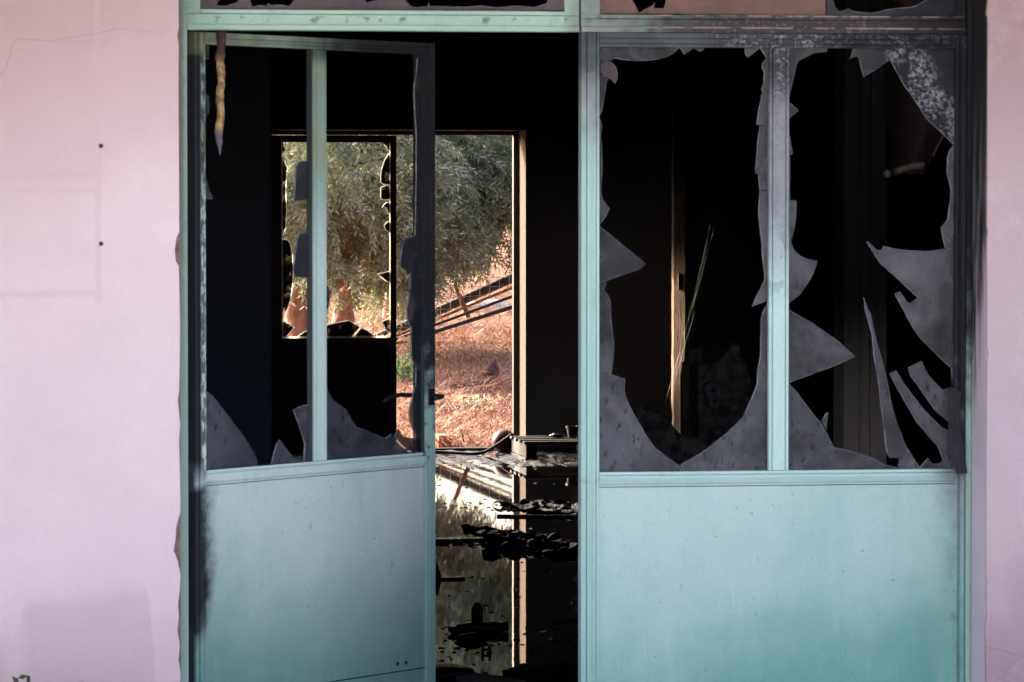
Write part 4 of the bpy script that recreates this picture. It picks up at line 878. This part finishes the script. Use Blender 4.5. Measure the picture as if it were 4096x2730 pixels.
# straw
nB = 42000; V_, F_ = [], []
rs_ = random.Random(5)
for i in range(nB):
    y = YO+.15+abs(rs_.gauss(0, 1))*7.5 if rs_.random() < .85 else rs_.uniform(YO+.2, 50)
    k = (y+9.2)/27; x = 2.05+(y-YO)*.115+rs_.gauss(0, 1.1*k)
    cl = mnoise.noise(Vector((x*1.3, y*1.3, 4)))
    if cl < rs_.uniform(-.9, .1): continue
    h = hz(x, y)-.02; L_ = rs_.uniform(.06, .26)*(1+.4*cl); an = rs_.uniform(0, 6.283); lean = rs_.uniform(1.0, 1.62); wd = rs_.uniform(.0013, .0030)
    d = Vector((math.cos(an)*math.sin(lean), math.sin(an)*math.sin(lean), math.cos(lean))); s = Vector((x, y, h+rs_.random()**2*.05)); sd_ = Vector((-math.sin(an), math.cos(an), .3)).normalized()*wd
    m_ = s+d*L_*.5+Vector((0, 0, .02)); e = s+d*L_+Vector((0, 0, -.03*lean)); b = len(V_); V_ += [s-sd_, s+sd_, m_-sd_, m_+sd_, e]; F_ += [(b, b+1, b+3, b+2), (b+2, b+3, b+4)]
tag(obj('dry_straw', V_, F_, 'straw'), 'tangled dry straw covering the slope behind the building', 'straw', kind='stuff')
# fence
YFn = 26.0
fp = at(1862, 1240, YFn); fe = thing('wire_fence', 'rusty leaning post and square wire mesh fence on the slope', 'fence', (fp[0], YFn, hz(fp[0], YFn)-.1))
B = Vector(fe.location)
tube('post', [Vector(at(1875, 1270, YFn))-B, Vector(at(1820, 1140, YFn))-B, Vector(at(1755, 985, YFn))-B], .020, 'rust', fe, 8)
tube('brace', [Vector(at(1735, 1000, YFn-.05))-B, Vector(at(1770, 975, YFn-.05))-B, Vector(at(1810, 966, YFn-.05))-B], .022, 'rust', fe, 8)
wp = []
gx0, gx1 = fp[0]-3.2, fp[0]+2.2
def fz(x): return hz(x, YFn)-.02
k = gx0
while k < gx1: wp.append(tube_data([Vector((k, YFn-.03, fz(k)))-B, Vector((k+.02, YFn-.03, fz(k)+1.35))-B], .0016, 4, cap=False)); k += .085
for j in range(16):
    wp.append(tube_data([Vector((x, YFn-.03, fz(x)+.03+j*.085+.012*math.sin(x*3+j)))-B for x in np.linspace(gx0, gx1, 24)], .0016, 4, cap=False))
tag(obj('wire_mesh', *merge(wp), 'wire', fe), kind='stuff')
def pipe(label, a, b, r, Y0, Y1, mat='hose', rib=False):
    A, B_ = Vector(at(*a, Y0)), Vector(at(*b, Y1)); d = (B_-A); A2 = A-d*1.2; B2 = B_+d*.9; n = 140 if rib else 12
    pts = [A2+(B2-A2)*(i/(n-1)) for i in range(n)]; o = tube('pipe', [q-A for q in pts], [r*(1+(.05 if i % 2 else -.05)*(1 if rib else 0)) for i in range(n)], mat, seg=12); o.location = A; return tag(o, label, 'pipe')
pipe('thick black corrugated pipe sloping along the wire fence', (1600, 1312), (2054, 1112), .040, YFn+.12, YFn+.12, rib=True)
pipe('thin reddish pipe just under the thick black pipe', (1600, 1338), (2054, 1150), .013, YFn+.02, YFn+.02, 'rust')
pipe('thin black pipe below the reddish pipe', (1600, 1352), (2054, 1185), .013, YFn-.06, YFn-.06)
pipe('lowest black pipe resting on the straw', (1600, 1372), (2054, 1228), .018, YFn-.2, YFn-.2)
def outdoor(name, data, fx, fy, mat, label, cat, sink=.01, rz=0.0, smooth=False):
    d = ray(fx, fy); t_ = 26.0
    while t_ < 60:
        p = CAM+d*t_
        if p[2] <= hz(p[0], p[1])-.02: break
        t_ += .03
    o = obj(name, *data, mat, smooth=smooth); o.location = (p[0], p[1], hz(p[0], p[1])-.02-sink); o.rotation_euler = (0, 0, rz); return tag(o, label, cat)
outdoor('stone', rock(.13, 12, (1.9, .9, .55), 3), 1955, 1248, 'stone', 'pale rounded stone behind the pipes', 'stone', .02, smooth=True)
outdoor('earth_clod', rock(.075, 15, (.9, .8, 1.1), 3, .5), 1965, 1530, 'dung', 'dark brown clod standing on the straw', 'clod', smooth=True)
outdoor('earth_clod', rock(.085, 17, (1.7, .9, .45), 3, .5), 1885, 1560, 'dung', 'flat dark brown clod lower left of the standing one', 'clod', smooth=True)
def hollow_brick(w_, h_, d_):
    t_ = .008; c = [(0, w_, 0, d_, 0, t_), (0, w_, 0, d_, h_/2-t_/2, h_/2+t_/2), (0, w_, 0, d_, h_-t_, h_)]
    for x in (0, w_/3-t_/2, 2*w_/3-t_/2, w_-t_): c += [(x, x+t_, 0.0005, d_-.0005, t_, h_/2-t_/2), (x, x+t_, 0.0005, d_-.0005, h_/2+t_/2, h_-t_)]
    return boxes(c)
outdoor('hollow_brick', hollow_brick(.10, .085, .2), 1850, 1630, 'terracotta', 'hollow terracotta brick half buried in straw', 'brick', .01, .25)
o = outdoor('brick', boxes([(0, .088, 0, .2, 0, .036), (.001, .0875, .001, .199, .040, .082)]), 1755, 1793, 'terracotta', 'sawn terracotta brick by the back threshold', 'brick', 0, .12)
outdoor('plastic_scrap', sheet(.26, .2, 12, 8, .05, 51, 7, .2), 1785, 1648, 'blackplastic', 'crumpled black plastic scrap on the straw', 'plastic')
outdoor('broken_branch', merge([tube_data(smoothpath([(-.35, 0, .02), (0, .03, .07), (.3, 0, .12), (.42, .02, .10)], 5), .011, 7), tube_data([(.1, .01, .09), (.28, .02, .17), (.40, .0, .19)], .007, 6)]), 1940, 1575, 'straw', 'pale broken branch lying across the slope', 'branch', .02, .1)
# low green shrub beside the doorway
def leafy(n, sx, sz, ll, seed, wr=.38):
    rnd = random.Random(seed); V_, F_ = [], []
    for i in range(n):
        p = Vector((rnd.gauss(0, sx), rnd.gauss(0, sx), abs(rnd.gauss(.5, .4))*sz)); d = Vector((rnd.gauss(0, 1), rnd.gauss(0, 1), rnd.gauss(.4, .6))).normalized(); l_ = ll*rnd.uniform(.6, 1.3); s = d.orthogonal().normalized()*l_*wr
        k = len(V_); V_ += [p, p+d*l_*.5+s, p+d*l_, p+d*l_*.5-s]; F_.append((k, k+1, k+2, k+3))
    return V_, F_
outdoor('shrub', leafy(120, .06, .16, .06, 3), 1612, 1540, 'shrub', 'small bright green shrub on the dry slope', 'shrub', 0)
outdoor('shrub', leafy(140, .09, .07, .05, 6, .12), 1920, 1640, 'olive', 'low grey-green tuft beside the hollow brick', 'shrub', 0)
# weeds against the front wall
for i, (fx, fy, n_) in enumerate([(112, 2700, 46), (325, 2724, 34)]):
    p = PY(fx, fy, YW-.07); wd = thing('weed', ['taller dark green weed at the foot of the left pink wall', 'shorter dark green weed nearer the doorway on the left wall'][i], 'weed', (float(p[0]), YW-.09, -.12), 0, 'weeds against the left wall')
    H_ = float(p[2])+.12
    tube('stem', smoothpath([(0, 0, 0), (.015, -.02, H_*.5), (0, 0, H_)], 6), .004, 'weed', wd, 6)
    rnd = random.Random(i); V_, F_ = [], []
    for k in range(n_*3):
        z = H_*rnd.uniform(.1, 1.0); p0 = Vector((.01*rnd.gauss(0, 1), .01*rnd.gauss(0, 1), z)); d = Vector((rnd.gauss(0, 1), rnd.gauss(0, .6)-.2, rnd.gauss(.1, .5))).normalized(); l_ = .022*rnd.uniform(.6, 1.3); s = d.orthogonal().normalized()*l_*.28
        b = len(V_); V_ += [p0, p0+d*l_*.5+s, p0+d*l_, p0+d*l_*.5-s]; F_.append((b, b+1, b+2, b+3))
    tag(obj('leaf', V_, F_, 'weed', wd), kind='stuff')
